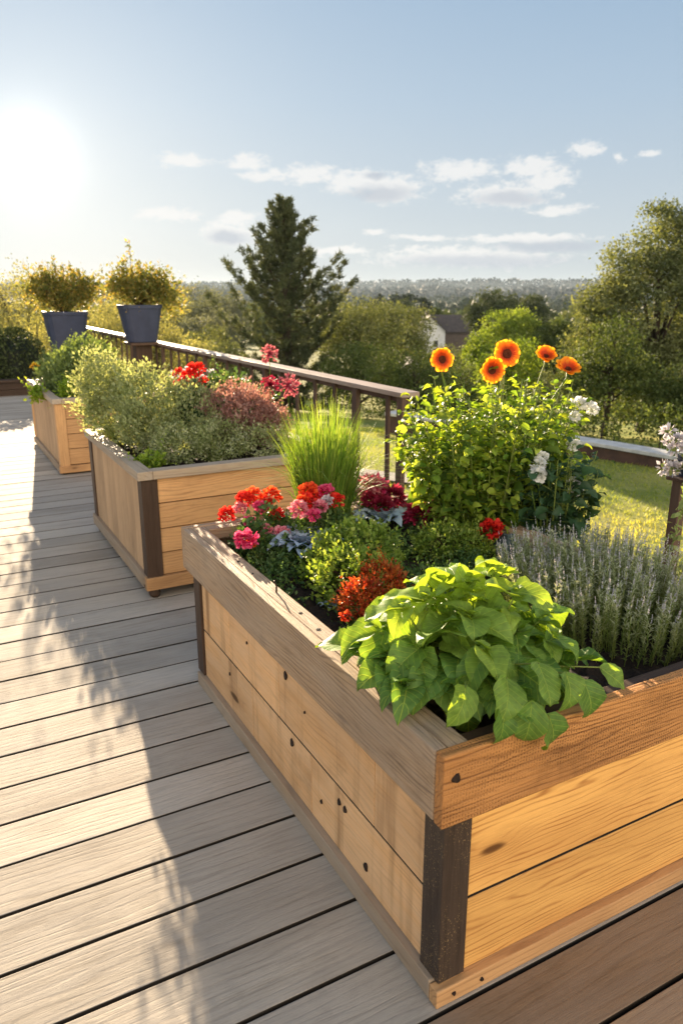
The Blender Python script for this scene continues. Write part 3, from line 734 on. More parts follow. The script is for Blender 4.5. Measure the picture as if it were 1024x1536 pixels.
# powdery blue rosettes
def rosette(loc, rad, label, n=64, mat=L_SILV, name='blue_rosette_plant'):
    P = empty(name, loc, label, 'foliage plant'); m = MB()
    for i in range(n):
        az = i * 2.399; t = i / n; inc = .25 + 1.05 * t
        d = np.array([math.cos(az) * math.sin(inc), math.sin(az) * math.sin(inc), math.cos(inc) * .7])
        m.inst(MID[i % 5], [np.array(loc) + d * rad * (.2 + .65 * t)], [d + np.array([0, 0, .1])], [np.array([0, 0, 1.]) - d * .2], rad * (.30 + .26 * t) * random.uniform(.8, 1.2), width=1.15)
    m.build('foliage', mat, P, smooth=True)
rosette((1.235, 2.60, .665), .135, 'powder blue broad-leaved rosette among the geraniums')
rosette((1.70, 2.78, .66), .12, 'grey blue flat-leaved rosette below the tall grass')
rosette((1.10, 2.10, .625), .04, 'tiny grey rosette at the foot of the green mound near the rim', 24)
rosette((1.07, 1.83, .62), .035, 'tiny grey rosette on the soil near the big herb', 20)

# geranium clumps with individual heads
def flower_clump(loc, blobs, heads, label, mat=L_GER, cat='flowering plant', nclump=160, leaf=.022, name='geranium'):
    P = empty(name, loc, label, cat)
    p, o, r, c = clumpy(blobs, nclump, 13, .015, .45, .62)
    m = MB(); m.inst(OVAL, p, unit(o + rng.normal(0, .5, o.shape) + np.array([0, 0, .4])), unit(rng.normal(0, .5, o.shape) + np.array([0, 0, 1.])), leaf * rng.uniform(.6, 1.2, len(p)), r, width=1.3)
    m.build('foliage', mat, P, smooth=True)
    st = MB()
    for (x, y, z, rad, mt) in heads:
        bl = min(blobs, key=lambda q: (q[0] - x) ** 2 + (q[1] - y) ** 2)
        st.tube([(bl[0] * .5 + x * .5, bl[1] * .5 + y * .5, bl[2] - .02), (x, y, z - rad * .5)], [.002, .0015], 5)
        pompon(P, (x, y, z - .012), rad * 1.25, mt, 110)
    st.build('stems', M_STEM, P)
    return P
flower_clump((1.10, 2.78, .61), [(1.06, 2.72, .69, .07, .10, .07), (1.16, 2.80, .71, .09, .07, .08), (1.12, 2.62, .66, .07, .07, .05), (1.24, 2.76, .69, .08, .06, .06)],
             [(.985, 2.79, .80, .031, F_RED), (.975, 2.56, .765, .036, F_MAG), (1.10, 2.88, .825, .034, F_RED), (1.145, 2.90, .835, .033, F_SCAR), (1.145, 2.83, .80, .026, F_MAG), (1.225, 2.89, .825, .036, F_SCAR), (1.02, 2.62, .73, .02, F_SCAR), (1.165, 2.66, .73, .028, F_PINK), (1.115, 2.70, .745, .022, F_PINK), (1.07, 2.86, .80, .026, F_PINK), (1.19, 2.86, .805, .028, F_RED), (1.06, 2.74, .775, .022, F_MAG), (1.20, 2.78, .775, .024, F_RED)],
             'red, scarlet and magenta geranium at the far left corner of the front planter')
def nearer(L, f): return [(x * f, y * f, 1.65 - (1.65 - z) * f, r_, m_) for (x, y, z, r_, m_) in L]
flower_clump((1.35, 2.66, .61), [(1.33, 2.68, .71, .09, .07, .075), (1.26, 2.66, .69, .07, .06, .06), (1.42, 2.66, .69, .09, .07, .06)],
             nearer([(1.40, 2.90, .825, .034, F_SCAR), (1.375, 2.86, .79, .032, F_RED), (1.43, 2.88, .80, .030, F_RED), (1.475, 2.88, .812, .034, F_MAG), (1.50, 2.83, .785, .030, F_RED), (1.31, 2.80, .775, .034, F_PINK), (1.36, 2.76, .755, .024, F_MAG), (1.41, 2.80, .775, .026, F_PINK), (1.455, 2.82, .79, .022, F_PALE), (1.345, 2.84, .80, .022, F_SCAR)], .935),
             'pink and red geranium in front of the tall bright grass')
def spiky_clump(loc, blobs, heads, label, name='burgundy_flower'):
    P = empty(name, loc, label, 'flowering plant')
    p, o, r, c = clumpy(blobs, 110, 12, .014, .45, .62)
    m = MB(); m.inst(OVAL, p, unit(o + rng.normal(0, .5, o.shape) + np.array([0, 0, .4])), unit(rng.normal(0, .5, o.shape) + np.array([0, 0, 1.])), .02 * rng.uniform(.6, 1.2, len(p)), r)
    m.build('foliage', L_GER, P, smooth=True)
    for (x, y, z, rad, mt) in heads: pompon(P, (x, y, z), rad * 1.2, mt, 150, tmpl=TINY, size=.75, flat=.85)
spiky_clump((1.74, 2.84, .61), [(1.72, 2.84, .68, .09, .07, .06)], [(1.70, 2.87, .80, .045, F_PINK), (1.74, 2.88, .795, .04, F_MAG), (1.79, 2.83, .745, .05, F_BURG), (1.72, 2.80, .725, .04, F_BURG), (1.68, 2.83, .75, .03, F_BURG)],
            'burgundy and pink feathery flowers to the right of the tall grass')
spiky_clump((1.85, 2.60, .61), [(1.85, 2.60, .65, .10, .06, .05)], [(1.80, 2.62, .715, .048, F_BURG), (1.86, 2.60, .725, .045, F_BURG), (1.92, 2.57, .72, .042, F_BURG), (1.96, 2.56, .70, .03, F_BURG)],
            'row of dark burgundy feathery flowers at the foot of the sunflower bush')
P = empty('red_carnation', (1.94, 2.28, .61), 'single crimson ruffled flower standing behind the big herb', 'flower')
m = MB(); m.tube([(1.94, 2.28, .61), (1.93, 2.29, .70)], .0025, 5); m.build('stem', M_STEM, P)
pompon(P, (1.925, 2.285, .725), .055, F_RED, 170, size=.42)

# bright tall grass
def grass_tuft(loc, n, h, spread, label, mat=L_GRASS, name='ornamental_grass', w=.0035, fan=.42):
    P = empty(name, loc, label, 'grass'); m = MB(); c = np.array(loc, float)
    V, F, Rn = [], [], []; k = 6
    for i in range(n):
        a = random.uniform(0, 6.283); rr = math.sqrt(random.random()) * spread
        b = c + np.array([math.cos(a) * rr, math.sin(a) * rr, 0])
        hh = h * random.uniform(.55, 1.05) * (1 - .25 * (rr / spread) ** 2)
        lean = fan * (rr / spread) * random.uniform(.5, 1.3) + random.uniform(0, .1)
        a2 = a + random.gauss(0, .5); curl = random.uniform(0, .35) if random.random() < .85 else random.uniform(.5, 1.4)
        d = np.array([math.cos(a2), math.sin(a2), 0]); side = np.array([-math.sin(a2 + random.uniform(-1, 1)), math.cos(a2), 0]); side /= np.linalg.norm(side)
        r0 = random.random(); s0 = len(V)
        for j in range(k):
            u = j / (k - 1)
            p = b + d * hh * (lean * u + curl * .45 * u * u * u) + np.array([0, 0, hh * (u - curl * .33 * u ** 3)])
            ww = w * (1 - u ** 2 * .9) * (.6 + .4 * min(1, u * 4))
            V += [p - side * ww, p + side * ww]; Rn += [r0 * .7 + u * .3] * 2
        F += [(s0 + 2 * j, s0 + 2 * j + 1, s0 + 2 * j + 3, s0 + 2 * j + 2) for j in range(k - 1)]
    m.add(V, np.array(F), None, np.array(Rn)); m.build('blades', mat, P, smooth=True)
    return P
grass_tuft((1.475, 2.88, .61), 1500, .64, .095, 'tall bright green ornamental grass tuft at the back of the front planter', fan=.13)

# sunflower bush
def stem_bush(P, c, rx, ry, h, nst, nleaf, ls, mat, zb=.61, tm=MID, topr=1.0, wide=1.15):
    st = MB(); groups = [([], [], [], []) for _ in range(len(tm))]
    tops = []
    for i in range(nst):
        a = random.uniform(0, 6.283); rr = random.random() ** .38
        base = np.array([c[0] + math.cos(a) * rr * rx * .45, c[1] + math.sin(a) * rr * ry * .45, zb])
        hh = h * random.uniform(.55, 1.0) * (1 - .12 * rr ** 2)
        tip = np.array([c[0] + math.cos(a) * rr * rx * topr, c[1] + math.sin(a) * rr * ry * topr, zb + hh])
        mid = np.array([(base[0] * .35 + tip[0] * .65) + random.gauss(0, .02), (base[1] * .35 + tip[1] * .65) + random.gauss(0, .02), zb + hh * .5])
        u = np.linspace(0, 1, 6)[:, None]; q = base * (1 - u) ** 2 + 2 * mid * u * (1 - u) + tip * u ** 2
        st.tube(q, np.linspace(.0042, .0015, 6), 5); tops.append(tip)
        for k in range(nleaf):
            u0 = .08 + .92 * ((k + random.random()) / nleaf); p = base * (1 - u0) ** 2 + 2 * mid * u0 * (1 - u0) + tip * u0 ** 2
            az = k * 2.2 + random.uniform(-.6, .6)
            d = np.array([math.cos(az), math.sin(az), random.uniform(-.2, .9)]); d2 = d / np.linalg.norm(d)
            pl = random.uniform(.01, .075)
            g = groups[random.randrange(len(tm))]
            g[0].append(p + d2 * pl); g[1].append(d + np.array([0, 0, -.25])); g[2].append(np.array([0, 0, 1.]) - d * .3 + rng.normal(0, .45, 3)); g[3].append(ls * random.uniform(.5, 1.25) * (1.15 - .35 * u0))
            if pl > .035: st.tube([p, p + d2 * pl], [.0012, .0009], 3)
    m = MB()
    for k, g in enumerate(groups):
        if g[0]: m.inst(tm[k], g[0], g[1], g[2], np.array(g[3]), width=wide)
    m.build('foliage', mat, P, smooth=True); st.build('stems', M_STEM, P, smooth=True)
    return tops
c = (2.10, 2.52)
SB = empty('sunflower_bush', (c[0], c[1], .61), 'tall leafy lime green bush topped with orange sunflowers at the back of the front planter', 'sunflower plant')
stem_bush(SB, c, .42, .28, .76, 125, 34, .042, L_LIME, topr=1.0)
stem_bush(SB, c, .38, .25, .66, 46, 12, .068, M_leaf('broad_lime_leaf', [(.06, .13, .025), (.12, .22, .035), (.28, .38, .06)], trans=.45, tint=(1.6, 1.35, .4)), topr=1.0, wide=1.25)
# (bush 2.12 +- .4 wide; top about 1.25)
fl = [((1.865, 2.58, 1.385), (-.25, -1., .12), .053), ((2.02, 2.45, 1.345), (-.35, -1., .15), .058), ((2.205, 2.58, 1.395), (-.3, -1., .25), .068), ((2.43, 2.58, 1.375), (-.3, -.55, .75), .06), ((2.43, 2.44, 1.33), (-.2, -.35, -.15), .066)]
st = MB()
for i, (cc, nv, rad) in enumerate(fl):
    nvv = np.array(nv, float)
    if i == 4: nvv = np.array((-.25, -.5, .8))
    daisy(SB, cc, nvv, rad * (.95, .96, .92, .9, .95)[i], F_ORANGE, petals=17 if i < 3 else 13, cup=(.12, .34, .04, .5, .55)[i], centre=.36 if i < 3 else .28)
    nu = nvv / np.linalg.norm(nvv)
    b0 = np.array([cc[0] * .7 + c[0] * .3, cc[1] * .6 + c[1] * .4, 1.05]); e = np.array(cc) - nu * .012
    st.tube([b0, (b0 + e) / 2 + np.array([0, 0.01, .02]), e - nu * .01 + np.array([0, 0, -.02]), e], [.004, .0036, .0036, .005], 6)
st.build('flower_stalks', M_STEM, SB, smooth=True)

# white rose bush at its right
WB = empty('white_rose_bush', (2.25, 2.24, .61), 'dark green rose bush with white blossoms to the right of the sunflowers', 'rose bush')
stem_bush(WB, (2.24, 2.27), .20, .14, .50, 34, 16, .055, L_DARKG)
for (x, y, z, r_) in ((2.075, 2.20, .995, .030), (2.05, 2.17, .965, .031), (2.10, 2.21, 1.02, .024), (2.285, 2.20, .875, .032), (2.265, 2.19, .90, .024), (2.38, 2.31, 1.205, .027), (2.41, 2.30, 1.20, .024), (2.45, 2.30, 1.175, .026), (2.355, 2.30, 1.15, .024), (2.325, 2.27, 1.04, .026)):
    pompon(WB, (x, y, z), r_, F_WHITE, 70, name='rose_blossom', up=.1, size=.7)
st = MB(); st.tube([(2.26, 2.3, .9), (2.36, 2.30, 1.1), (2.40, 2.30, 1.18)], [.003, .0025, .002], 5); st.tube([(2.26, 2.3, .8), (2.33, 2.28, .95), (2.325, 2.27, 1.02)], [.003, .0025, .002], 5); st.build('stems', M_STEM, WB)

# teal nursery box beneath the bush
NB = empty('nursery_box', (2.16, 2.30, .60), 'teal square nursery box sunk in the soil under the white rose bush', 'planter insert')
m = MB()
for (lo, hi) in (((1.99, 2.13, .60), (2.33, 2.15, .715 + .012)), ((1.99, 2.152, .60), (2.01, 2.46, .7265)), ((2.31, 2.152, .60), (2.33, 2.46, .7265)), ((2.012, 2.44, .60), (2.308, 2.46, .726))):
    if lo[0] < 3: m.box((lo[0] * .6 + .78, lo[1] * .6 + .96, lo[2]), (hi[0] * .6 + .78, hi[1] * .6 + .96, hi[2] - .02))
m.build('box_wall', M_TEAL, NB, bevel=.003)

# post with pale trailing plant at the right edge
PX, PY = 2.375, 1.78
PO = empty('wooden_post', (PX, PY, 0), 'slim square timber post standing on the deck behind the right rim', 'post')
m = MB(); m.box((PX - .02, PY - .02, 0), (PX + .02, PY + .02, .985), 'z'); m.build('shaft', W_BAL, PO, bevel=.003)
m = MB(); m.box((PX - .03, PY - .04, .986), (PX + .09, PY + .04, .999), 'x'); m.build('top_plate', W_BAL, PO, bevel=.002)
TP = empty('trailing_plant', (PX + .04, PY, 1.0), 'pale lilac flowered plant trailing down from the timber post at the right', 'trailing plant')
m = MB(); m.lathe((PX + .045, PY, 1.0), [(.035, 0), (.05, .07), (.053, .075), (.046, .075)], 18); m.build('cup', M_POT, TP)
st = MB(); lp = []; hp = []
for i in range(26):
    a = random.uniform(0, 6.28); e = np.array([PX + .04 + math.cos(a) * .095, PY + math.sin(a) * .085, random.uniform(1.0, 1.17)])
    st.tube([(PX + .04, PY, 1.06), (PX + .04 + math.cos(a) * .05, PY + math.sin(a) * .05, e[2]), e], [.002, .0016, .001], 4); hp.append(e)
    lp += [e * (1 - u) + np.array([PX + .04, PY, 1.06]) * u for u in rng.random(14)]
vine = np.array([(PX - .01, PY - .05, 1.05), (PX - .05, PY - .07, 1.0), (PX - .06, PY - .07, .93), (PX - .085, PY - .075, .86), (PX - .10, PY - .08, .80), (PX - .12, PY - .085, .75)])
st.tube(vine, .0018, 4)
for u in np.linspace(0, 1, 90):
    k = min(4, int(u * 5)); f_ = u * 5 - k; lp.append(vine[k] * (1 - f_) + vine[k + 1] * f_ + rng.normal(0, .008, 3))
lp = np.array(lp); k = len(lp)
m = MB(); m.inst(OVAL, lp, rdir(k, -.2), rdir(k, .6), .028 * rng.uniform(.6, 1.2, k)); m.build('foliage', L_VINE, TP, smooth=True)
st.build('stems', M_STEM, TP)
m = MB()
for e in hp + [np.array([PX - .02, PY - .06, 1.10]), np.array([PX - .05, PY - .08, 1.07]), np.array([PX - .03, PY - .03, 1.12])]:
    n_ = 26; d = rdir(n_, .3); m.inst(TINY, e + d * .012, unit(d), rdir(n_), .024, None)
m.build('blossoms', F_PALE, TP, smooth=True)

# ---------------- middle planter plants
PALE = shrub('pale_bush', (1.25, 5.0, .66), [(1.05, 5.2, .95, .20, .22, .30), (.98, 5.15, 1.10, .14, .14, .20), (1.22, 4.85, .95, .24, .22, .26), (1.45, 4.70, .88, .22, .22, .22), (1.15, 4.70, .85, .16, .18, .16)],
      'tall feathery pale green bush at the left end of the middle planter', 'shrub', L_SAGE, 900, 16, .028, .026, TINY, shell=.45, zmin=.68, upb=1.2, stem=M_STEM, nst=90)
def wisps(P, spots):
    st = MB(); hd = MB()
    for (x, y, z, tx, ty, tz) in spots:
        b0, e = np.array([x, y, z]), np.array([tx, ty, tz]); q = [b0 + (e - b0) * u + np.array([0, 0, .12 * math.sin(u * 3.14) * np.linalg.norm(e - b0)]) for u in np.linspace(0, 1, 6)]
        st.tube(q, np.linspace(.003, .0012, 6), 4); k = 26; u = rng.uniform(.45, 1.02, k)[:, None]
        hd.inst(OVAL, q[0] * (1 - u) + q[-1] * u + np.array([0, 0, .06]) * np.linalg.norm(e - b0) + rng.normal(0, .008, (k, 3)), unit(e - b0 + rng.normal(0, .12, (k, 3))), rdir(k), .024 * rng.uniform(.6, 1.3, k), width=.7)
    st.build('stalks', M_STEM, P); hd.build('foliage', L_SAGE, P, smooth=True)
wisps(PALE, [(1.0 + .02 * k, 4.75 + .11 * k, .72, .80 + .035 * math.sin(k * 2.3), 4.62 + .125 * k + .04 * math.cos(k * 3), .86 + .10 * (.5 + .5 * math.sin(k * 1.7))) for k in range(8)])
shrub('thyme_mound', (1.45, 4.30, .66), [(1.25, 4.35, .78, .16, .16, .12), (1.50, 4.28, .79, .20, .14, .11), (1.72, 4.22, .78, .16, .12, .10), (1.60, 4.5, .82, .2, .2, .12)],
      'low silvery green herb mound along the front rim of the middle planter', 'herb mound', L_THYME, 560, 16, .018, .018, TINY, shell=.6, zmin=.68, upb=.9, stem=M_STEM)
shrub('pinkish_shrub', (1.80, 4.45, .66), [(1.74, 4.42, .93, .15, .14, .17), (1.84, 4.35, .86, .13, .12, .14), (1.66, 4.6, .95, .15, .15, .14)],
      'dusty pink fine-leaved shrub at the right of the middle planter', 'shrub', L_PINK, 420, 16, .018, .021, TINY, shell=.5, zmin=.70, upb=1.2)
shrub('dark_leaf_plant', (1.55, 4.85, .66), [(1.52, 4.85, .93, .13, .12, .14), (1.62, 4.75, .90, .12, .12, .12)],
      'dark green leafy plant beneath the red flower spikes', 'foliage plant', L_DARKG, 150, 14, .02, .035, OVAL, zmin=.7)
P = empty('red_spike_flower', (1.52, 4.95, .68), 'bright red flower spikes rising from the middle planter', 'flower'); st = MB()
for (x, y, z, r_) in ((1.455, 4.95, 1.125, .042), (1.54, 4.96, 1.11, .05), (1.57, 4.95, 1.145, .048), (1.52, 4.95, 1.07, .045), (1.415, 4.93, 1.055, .028), (1.60, 4.93, 1.16, .034), (1.62, 4.92, 1.075, .036), (1.49, 4.96, 1.075, .036)):
    st.tube([(1.52, 4.95, .8), (x, y, z)], .0025, 4); pompon(P, (x, y, z), r_, F_RED, 60, flat=1.25, size=.6)
st.build('stems', M_STEM, P)
P = empty('pale_pink_flower', (1.60, 5.25, .68), 'cluster of pale pink blossoms behind the red spikes near the railing', 'flower'); st = MB()
for i in range(9):
    x, y, z = 1.50 + .035 * i + random.gauss(0, .02), 5.22, 1.10 + random.gauss(0, .03) - .004 * abs(i - 4); st.tube([(1.62, 5.25, .75), (x, y, z)], .002, 4); pompon(P, (x, y, z), .034, F_PALE, 40)
st.build('stems', M_STEM, P)
shrub('tall_green_filler', (1.85, 5.0, .66), [(1.85, 5.1, .92, .16, .18, .17), (1.92, 4.75, .88, .12, .2, .14), (1.72, 5.2, .90, .14, .12, .16)],
      'loose green shrub at the back of the middle planter beside the railing', 'shrub', L_GER, 260, 14, .025, .03, OVAL, zmin=.7)
def spider_flower(c, base, rad, label):
    P = empty('spider_flower', base, label, 'flower'); m = MB(); m.tube([base, (np.array(base) * .4 + np.array(c) * .6 + np.array([.01, 0, 0])), c], [.003, .0025, .002], 5); m.build('stem', M_STEM, P)
    n_ = 60; d = rdir(n_, .35); c = np.array(c); h = MB(); h.inst(NEEDLE, np.tile(c, (n_, 1)), d, rdir(n_), rad * rng.uniform(.7, 1.1, n_), None, width=1.6)
    h.inst(TINY, c + d * rad * .75, unit(d + rng.normal(0, .5, (n_, 3))), rdir(n_), rad * .42); h.build('flower_head', F_BURG if rad < .06 else F_PINKB, P)
F_PINKB = M_petal('dusky_pink_petal', (.30, .03, .07), (.45, .09, .14), (.55, .22, .26))
spider_flower((1.96, 4.6, 1.265), (1.95, 4.62, .68), .062, 'tall dusky pink spidery flower rising above the handrail')
spider_flower((1.93, 4.25, 1.10), (1.92, 4.28, .68), .075, 'larger curling pink spidery flower right of the pinkish shrub')
spider_flower((1.85, 4.35, 1.10), (1.86, 4.36, .68), .058, 'dark red spidery flower left of the larger curling pink one')
shrub('yellow_green_sprig', (1.06, 4.22, .67), [(1.05, 4.22, .73, .055, .06, .05)], 'small yellow green sprig in the front left corner of the middle planter', 'small plant', L_LIME, 34, 10, .015, .026, OVAL, zmin=.68, nst=6)
# pebbles
m = MB()
for i in range(90):
    x, y = random.uniform(1.0, 1.45), random.uniform(4.02, 4.14); r_ = random.uniform(.006, .015)
    m.lathe((x, y, .672), [(r_ * .6, -r_ * .4), (r_, 0), (r_ * .8, r_ * .5), (r_ * .2, r_ * .7)], 7, jitter=r_ * .12)
tag(m.build('pebbles', M_STONE, smooth=True), 'pale pebbles on the soil along the front rim of the middle planter', 'pebbles', kind='stuff')

# ---------------- far planter plants
shrub('green_mound', (1.35, 8.2, .65), [(1.22, 8.1, .82, .22, .35, .17), (1.25, 7.95, .95, .16, .2, .15), (1.5, 8.2, 1.0, .25, .3, .2), (1.55, 8.0, .84, .26, .35, .16), (1.30, 8.75, .84, .24, .26, .17), (1.6, 8.7, .85, .2, .26, .14)],
      'rounded grey green mound filling the farthest planter', 'shrub', M_leaf('mound_leaf', [(.09, .14, .05), (.16, .23, .08), (.28, .34, .13)], trans=.4), 520, 16, .035, .04, TINY, zmin=.66, upb=.8)
shrub('yellow_green_mound', (1.22, 7.55, .65), [(1.22, 7.55, .74, .16, .12, .09)], 'small yellow green mound at the near corner of the farthest planter', 'shrub', L_LIME, 110, 14, .022, .032, TINY, zmin=.66)
P = empty('yellow_flower', (1.0, 8.6, .66), 'yellow flower above the left rim of the farthest planter', 'flower'); m = MB(); m.tube([(1.05, 8.6, .68), (1.0, 8.58, .90)], .003, 4); m.build('stem', M_STEM, P); pompon(P, (1.0, 8.58, .905), .05, F_YEL, 50)
shrub('hanging_sprig', (.95, 8.0, .72), [(.925, 7.9, .70, .05, .07, .06)], 'yellow green sprig hanging over the left side of the farthest planter', 'small plant', L_LIME, 26, 10, .02, .04, OVAL, nst=5)

# ---------------- foliage in the pots
def pot_plant(c, blobs, spire, label, nm, ncl, spires=1):
    P = shrub(nm, c, blobs, label, 'potted plant', L_YEL, ncl, 9, .085, .05, OVAL, shell=.0, upb=.9, nst=70, srad=.005)
    st = MB()
    for (x, y, z0, z1, rr) in spire:
        m = MB()
        st.tube([(x, y, z0), (x + .01, y, z1)], [.006, .002], 5); k = int((z1 - z0) * 170); u = rng.random(k)
        p = np.stack([x + rng.normal(0, rr, k) * (1.15 - u), y + rng.normal(0, rr, k) * (1.15 - u), z0 + (z1 - z0) * u], 1)
        m.inst(OVAL, p, rdir(k, .5), rdir(k, .6), .045 * rng.uniform(.6, 1.2, k))
        m.build('foliage', L_YEL, P, smooth=True)
    st.build('twigs', M_TWIG, P)
pot_plant((1.97, 12.5, 1.30), [(1.97, 12.5, 1.60, .42, .32, .28), (1.66, 12.5, 1.72, .26, .25, .20), (2.30, 12.5, 1.68, .24, .25, .22)],
          [(1.88, 12.5, 1.7, 2.16, .06), (2.0, 12.5, 1.7, 2.06, .06), (1.68, 12.5, 1.7, 2.03, .05), (2.2, 12.5, 1.7, 2.0, .05)] + [(1.97 + .38 * math.cos(k), 12.5 + .2 * math.sin(k), 1.6, 1.88 + .1 * (k % 3), .04) for k in range(9)],
          'feathery golden foliage growing in the left dark pot', 'golden_foliage_plant', 520, 2)
pot_plant((2.70, 10.85, 1.43), [(2.70, 10.85, 1.68, .36, .3, .20), (2.95, 10.85, 1.72, .26, .26, .20), (2.48, 10.85, 1.74, .20, .2, .16), (3.1, 10.8, 1.55, .12, .15, .15)],
          [(2.62, 10.85, 1.8, 2.32, .07), (2.52, 10.85, 1.8, 2.08, .05), (2.75, 10.85, 1.8, 2.06, .04)], 'bushy yellow and orange shrub with a tall green spire in the slate pot', 'golden_shrub', 460)

GROUPS = {'wooden_planter': 'wooden planters in a row', 'plant_pot': 'dark pots on stands', 'pedestal': 'square stands under the pots', 'geranium': 'geraniums in the front planter', 'low_shrub': 'low green mounds in the front planter',
          'burgundy_flower': 'burgundy flowers in the front planter', 'blue_rosette_plant': 'blue grey rosettes', 'spider_flower': 'spidery pink flowers', 'broadleaf_tree': 'trees beyond the deck', 'distant_tree': 'distant trees on the skyline', 'slim_conifer': 'slim conifers by the white house', 'house': 'houses in the valley', 'hedge': 'hedges'}
# ================================================================== GROUND
def hgt(d, x=0., y=0.):
    xs = [0, 13, 17, 30, 60, 130, 300, 700, 1500, 2600, 5000]
    hs = [-1.2, -1.2, -1.45, -3.0, -5.6, -8.5, -13, -18, -14, 12, 22]
    b_ = np.interp(d, xs, hs)
    amp = np.clip((d - 40) / 400, 0, 1)
    return b_ + amp * (3. * np.sin(x / 170. + 1.) * np.cos(y / 230.) + 6. * np.clip((d - 900) / 1200, 0, 1) * np.sin(x / 410. + y / 700.))
def ground():
    rad = np.concatenate([np.linspace(.5, 20, 28), np.geomspace(21, 5200, 70)]); na = 180
    A = np.linspace(0, 2 * math.pi, na, endpoint=False)
    V = [(0, 0, -1.2)]
    for d in rad:
        x, y = d * np.sin(A), d * np.cos(A); z = hgt(np.full(na, d), x, y)
        V += list(zip(x, y, z))
    F = [(0, 1 + (j + 1) % na, 1 + j) for j in range(na)]
    F += [(1 + i * na + j, 1 + i * na + (j + 1) % na, 1 + (i + 1) * na + (j + 1) % na, 1 + (i + 1) * na + j) for i in range(len(rad) - 1) for j in range(na)]
    mat, nt, out = newmat('ground_grass'); n = N(nt)
    ge = n.n('ShaderNodeNewGeometry'); p = ge.outputs['Position']
    flat = n.vmath('MULTIPLY', p, (1, 1, 0)); d = n.vmath('LENGTH', flat)
    fine = n.noise(p, 9., 6., .7); mid = n.noise(p, .7, 4., .6)
    lawn = n.mix(n.smooth(mid, .35, .65), (.14, .19, .035), (.30, .29, .08))
    lawn = n.mix(n.math('MULTIPLY', n.smooth(fine, .4, .7), .6), lawn, (.36, .34, .12))
    vo = n.n('ShaderNodeTexVoronoi', feature='F1'); n.link(n.vmath('MULTIPLY', flat, (.006, .0035, 1)), vo.inputs['Vector']); vo.inputs['Scale'].default_value = 1.
    sc = n.n('ShaderNodeSeparateColor'); n.link(vo.outputs['Color'], sc.inputs[0])
    field = n.ramp(sc.outputs[0], [(0, (.06, .085, .03)), (.35, (.10, .13, .04)), (.6, (.26, .24, .08)), (1, (.16, .17, .06))])
    field = n.mix(n.math('MULTIPLY', n.noise(flat, .02, 4.), .4), field, (.05, .07, .03))
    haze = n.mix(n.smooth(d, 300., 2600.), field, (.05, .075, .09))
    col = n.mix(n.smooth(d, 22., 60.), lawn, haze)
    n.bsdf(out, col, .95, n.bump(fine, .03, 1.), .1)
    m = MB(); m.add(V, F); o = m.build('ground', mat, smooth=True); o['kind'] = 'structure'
ground()

# lawn blades where the photograph looks on to the lawn
def lawn():
    k = 60000
    x = rng.uniform(3.4, 12.5, k); y = rng.uniform(1.5, 17, k)
    keep = (np.arctan2(x, y) > .40) & (np.arctan2(x, y) < 1.15); x, y = x[keep], y[keep]; k = len(x)
    d = np.hypot(x, y); z = hgt(d, x, y)
    patch = .5 + .25 * np.sin(x * 1.3 + 2 * np.sin(y * .7)) + .25 * np.sin(y * 2.1 + x)
    m = MB(); az = rng.random(k) * 6.28
    m.inst(NEEDLE, np.stack([x, y, z - .004], 1), np.stack([np.cos(az) * .5, np.sin(az) * .5, np.ones(k)], 1), rdir(k), rng.uniform(.03, .07, k), np.clip(patch * .7 + rng.random(k) * .4, 0, 1), width=2.)
    tag(m.build('lawn_grass', M_leaf('lawn_blade', [(.16, .24, .03), (.30, .35, .06), (.50, .47, .13)], trans=.45, tint=(1.3, 1.2, .4))), 'short sunlit lawn grass below the deck', 'grass', kind='stuff')
lawn()
# path
PATH = [(4.6, 12.6), (5.3, 11.4), (6.0, 10.3), (6.6, 9.3), (6.9, 8.2), (6.6, 7.2), (5.9, 6.4), (5.0, 6.0), (3.6, 5.8)]
def strip(name, pts, w, z0, mat, kind='structure'):
    m = MB(); V = []; pts = np.array(pts, float)
    T_ = np.gradient(pts, axis=0); T_ /= np.linalg.norm(T_, axis=1)[:, None]; S = np.stack([-T_[:, 1], T_[:, 0]], 1)
    for p, s in zip(pts, S):
        for e in (-1, 1): q = p + s * e * w / 2; V.append((q[0], q[1], float(hgt(np.hypot(*q), q[0], q[1])) + z0))
    m.add(V, [(2 * i, 2 * i + 1, 2 * i + 3, 2 * i + 2) for i in range(len(pts) - 1)]); o = m.build(name, mat); o['kind'] = kind
strip('path', PATH, .5, .05, M_plain('gravel_path', (.40, .36, .31), (.26, .24, .21), 20., .9, .01))

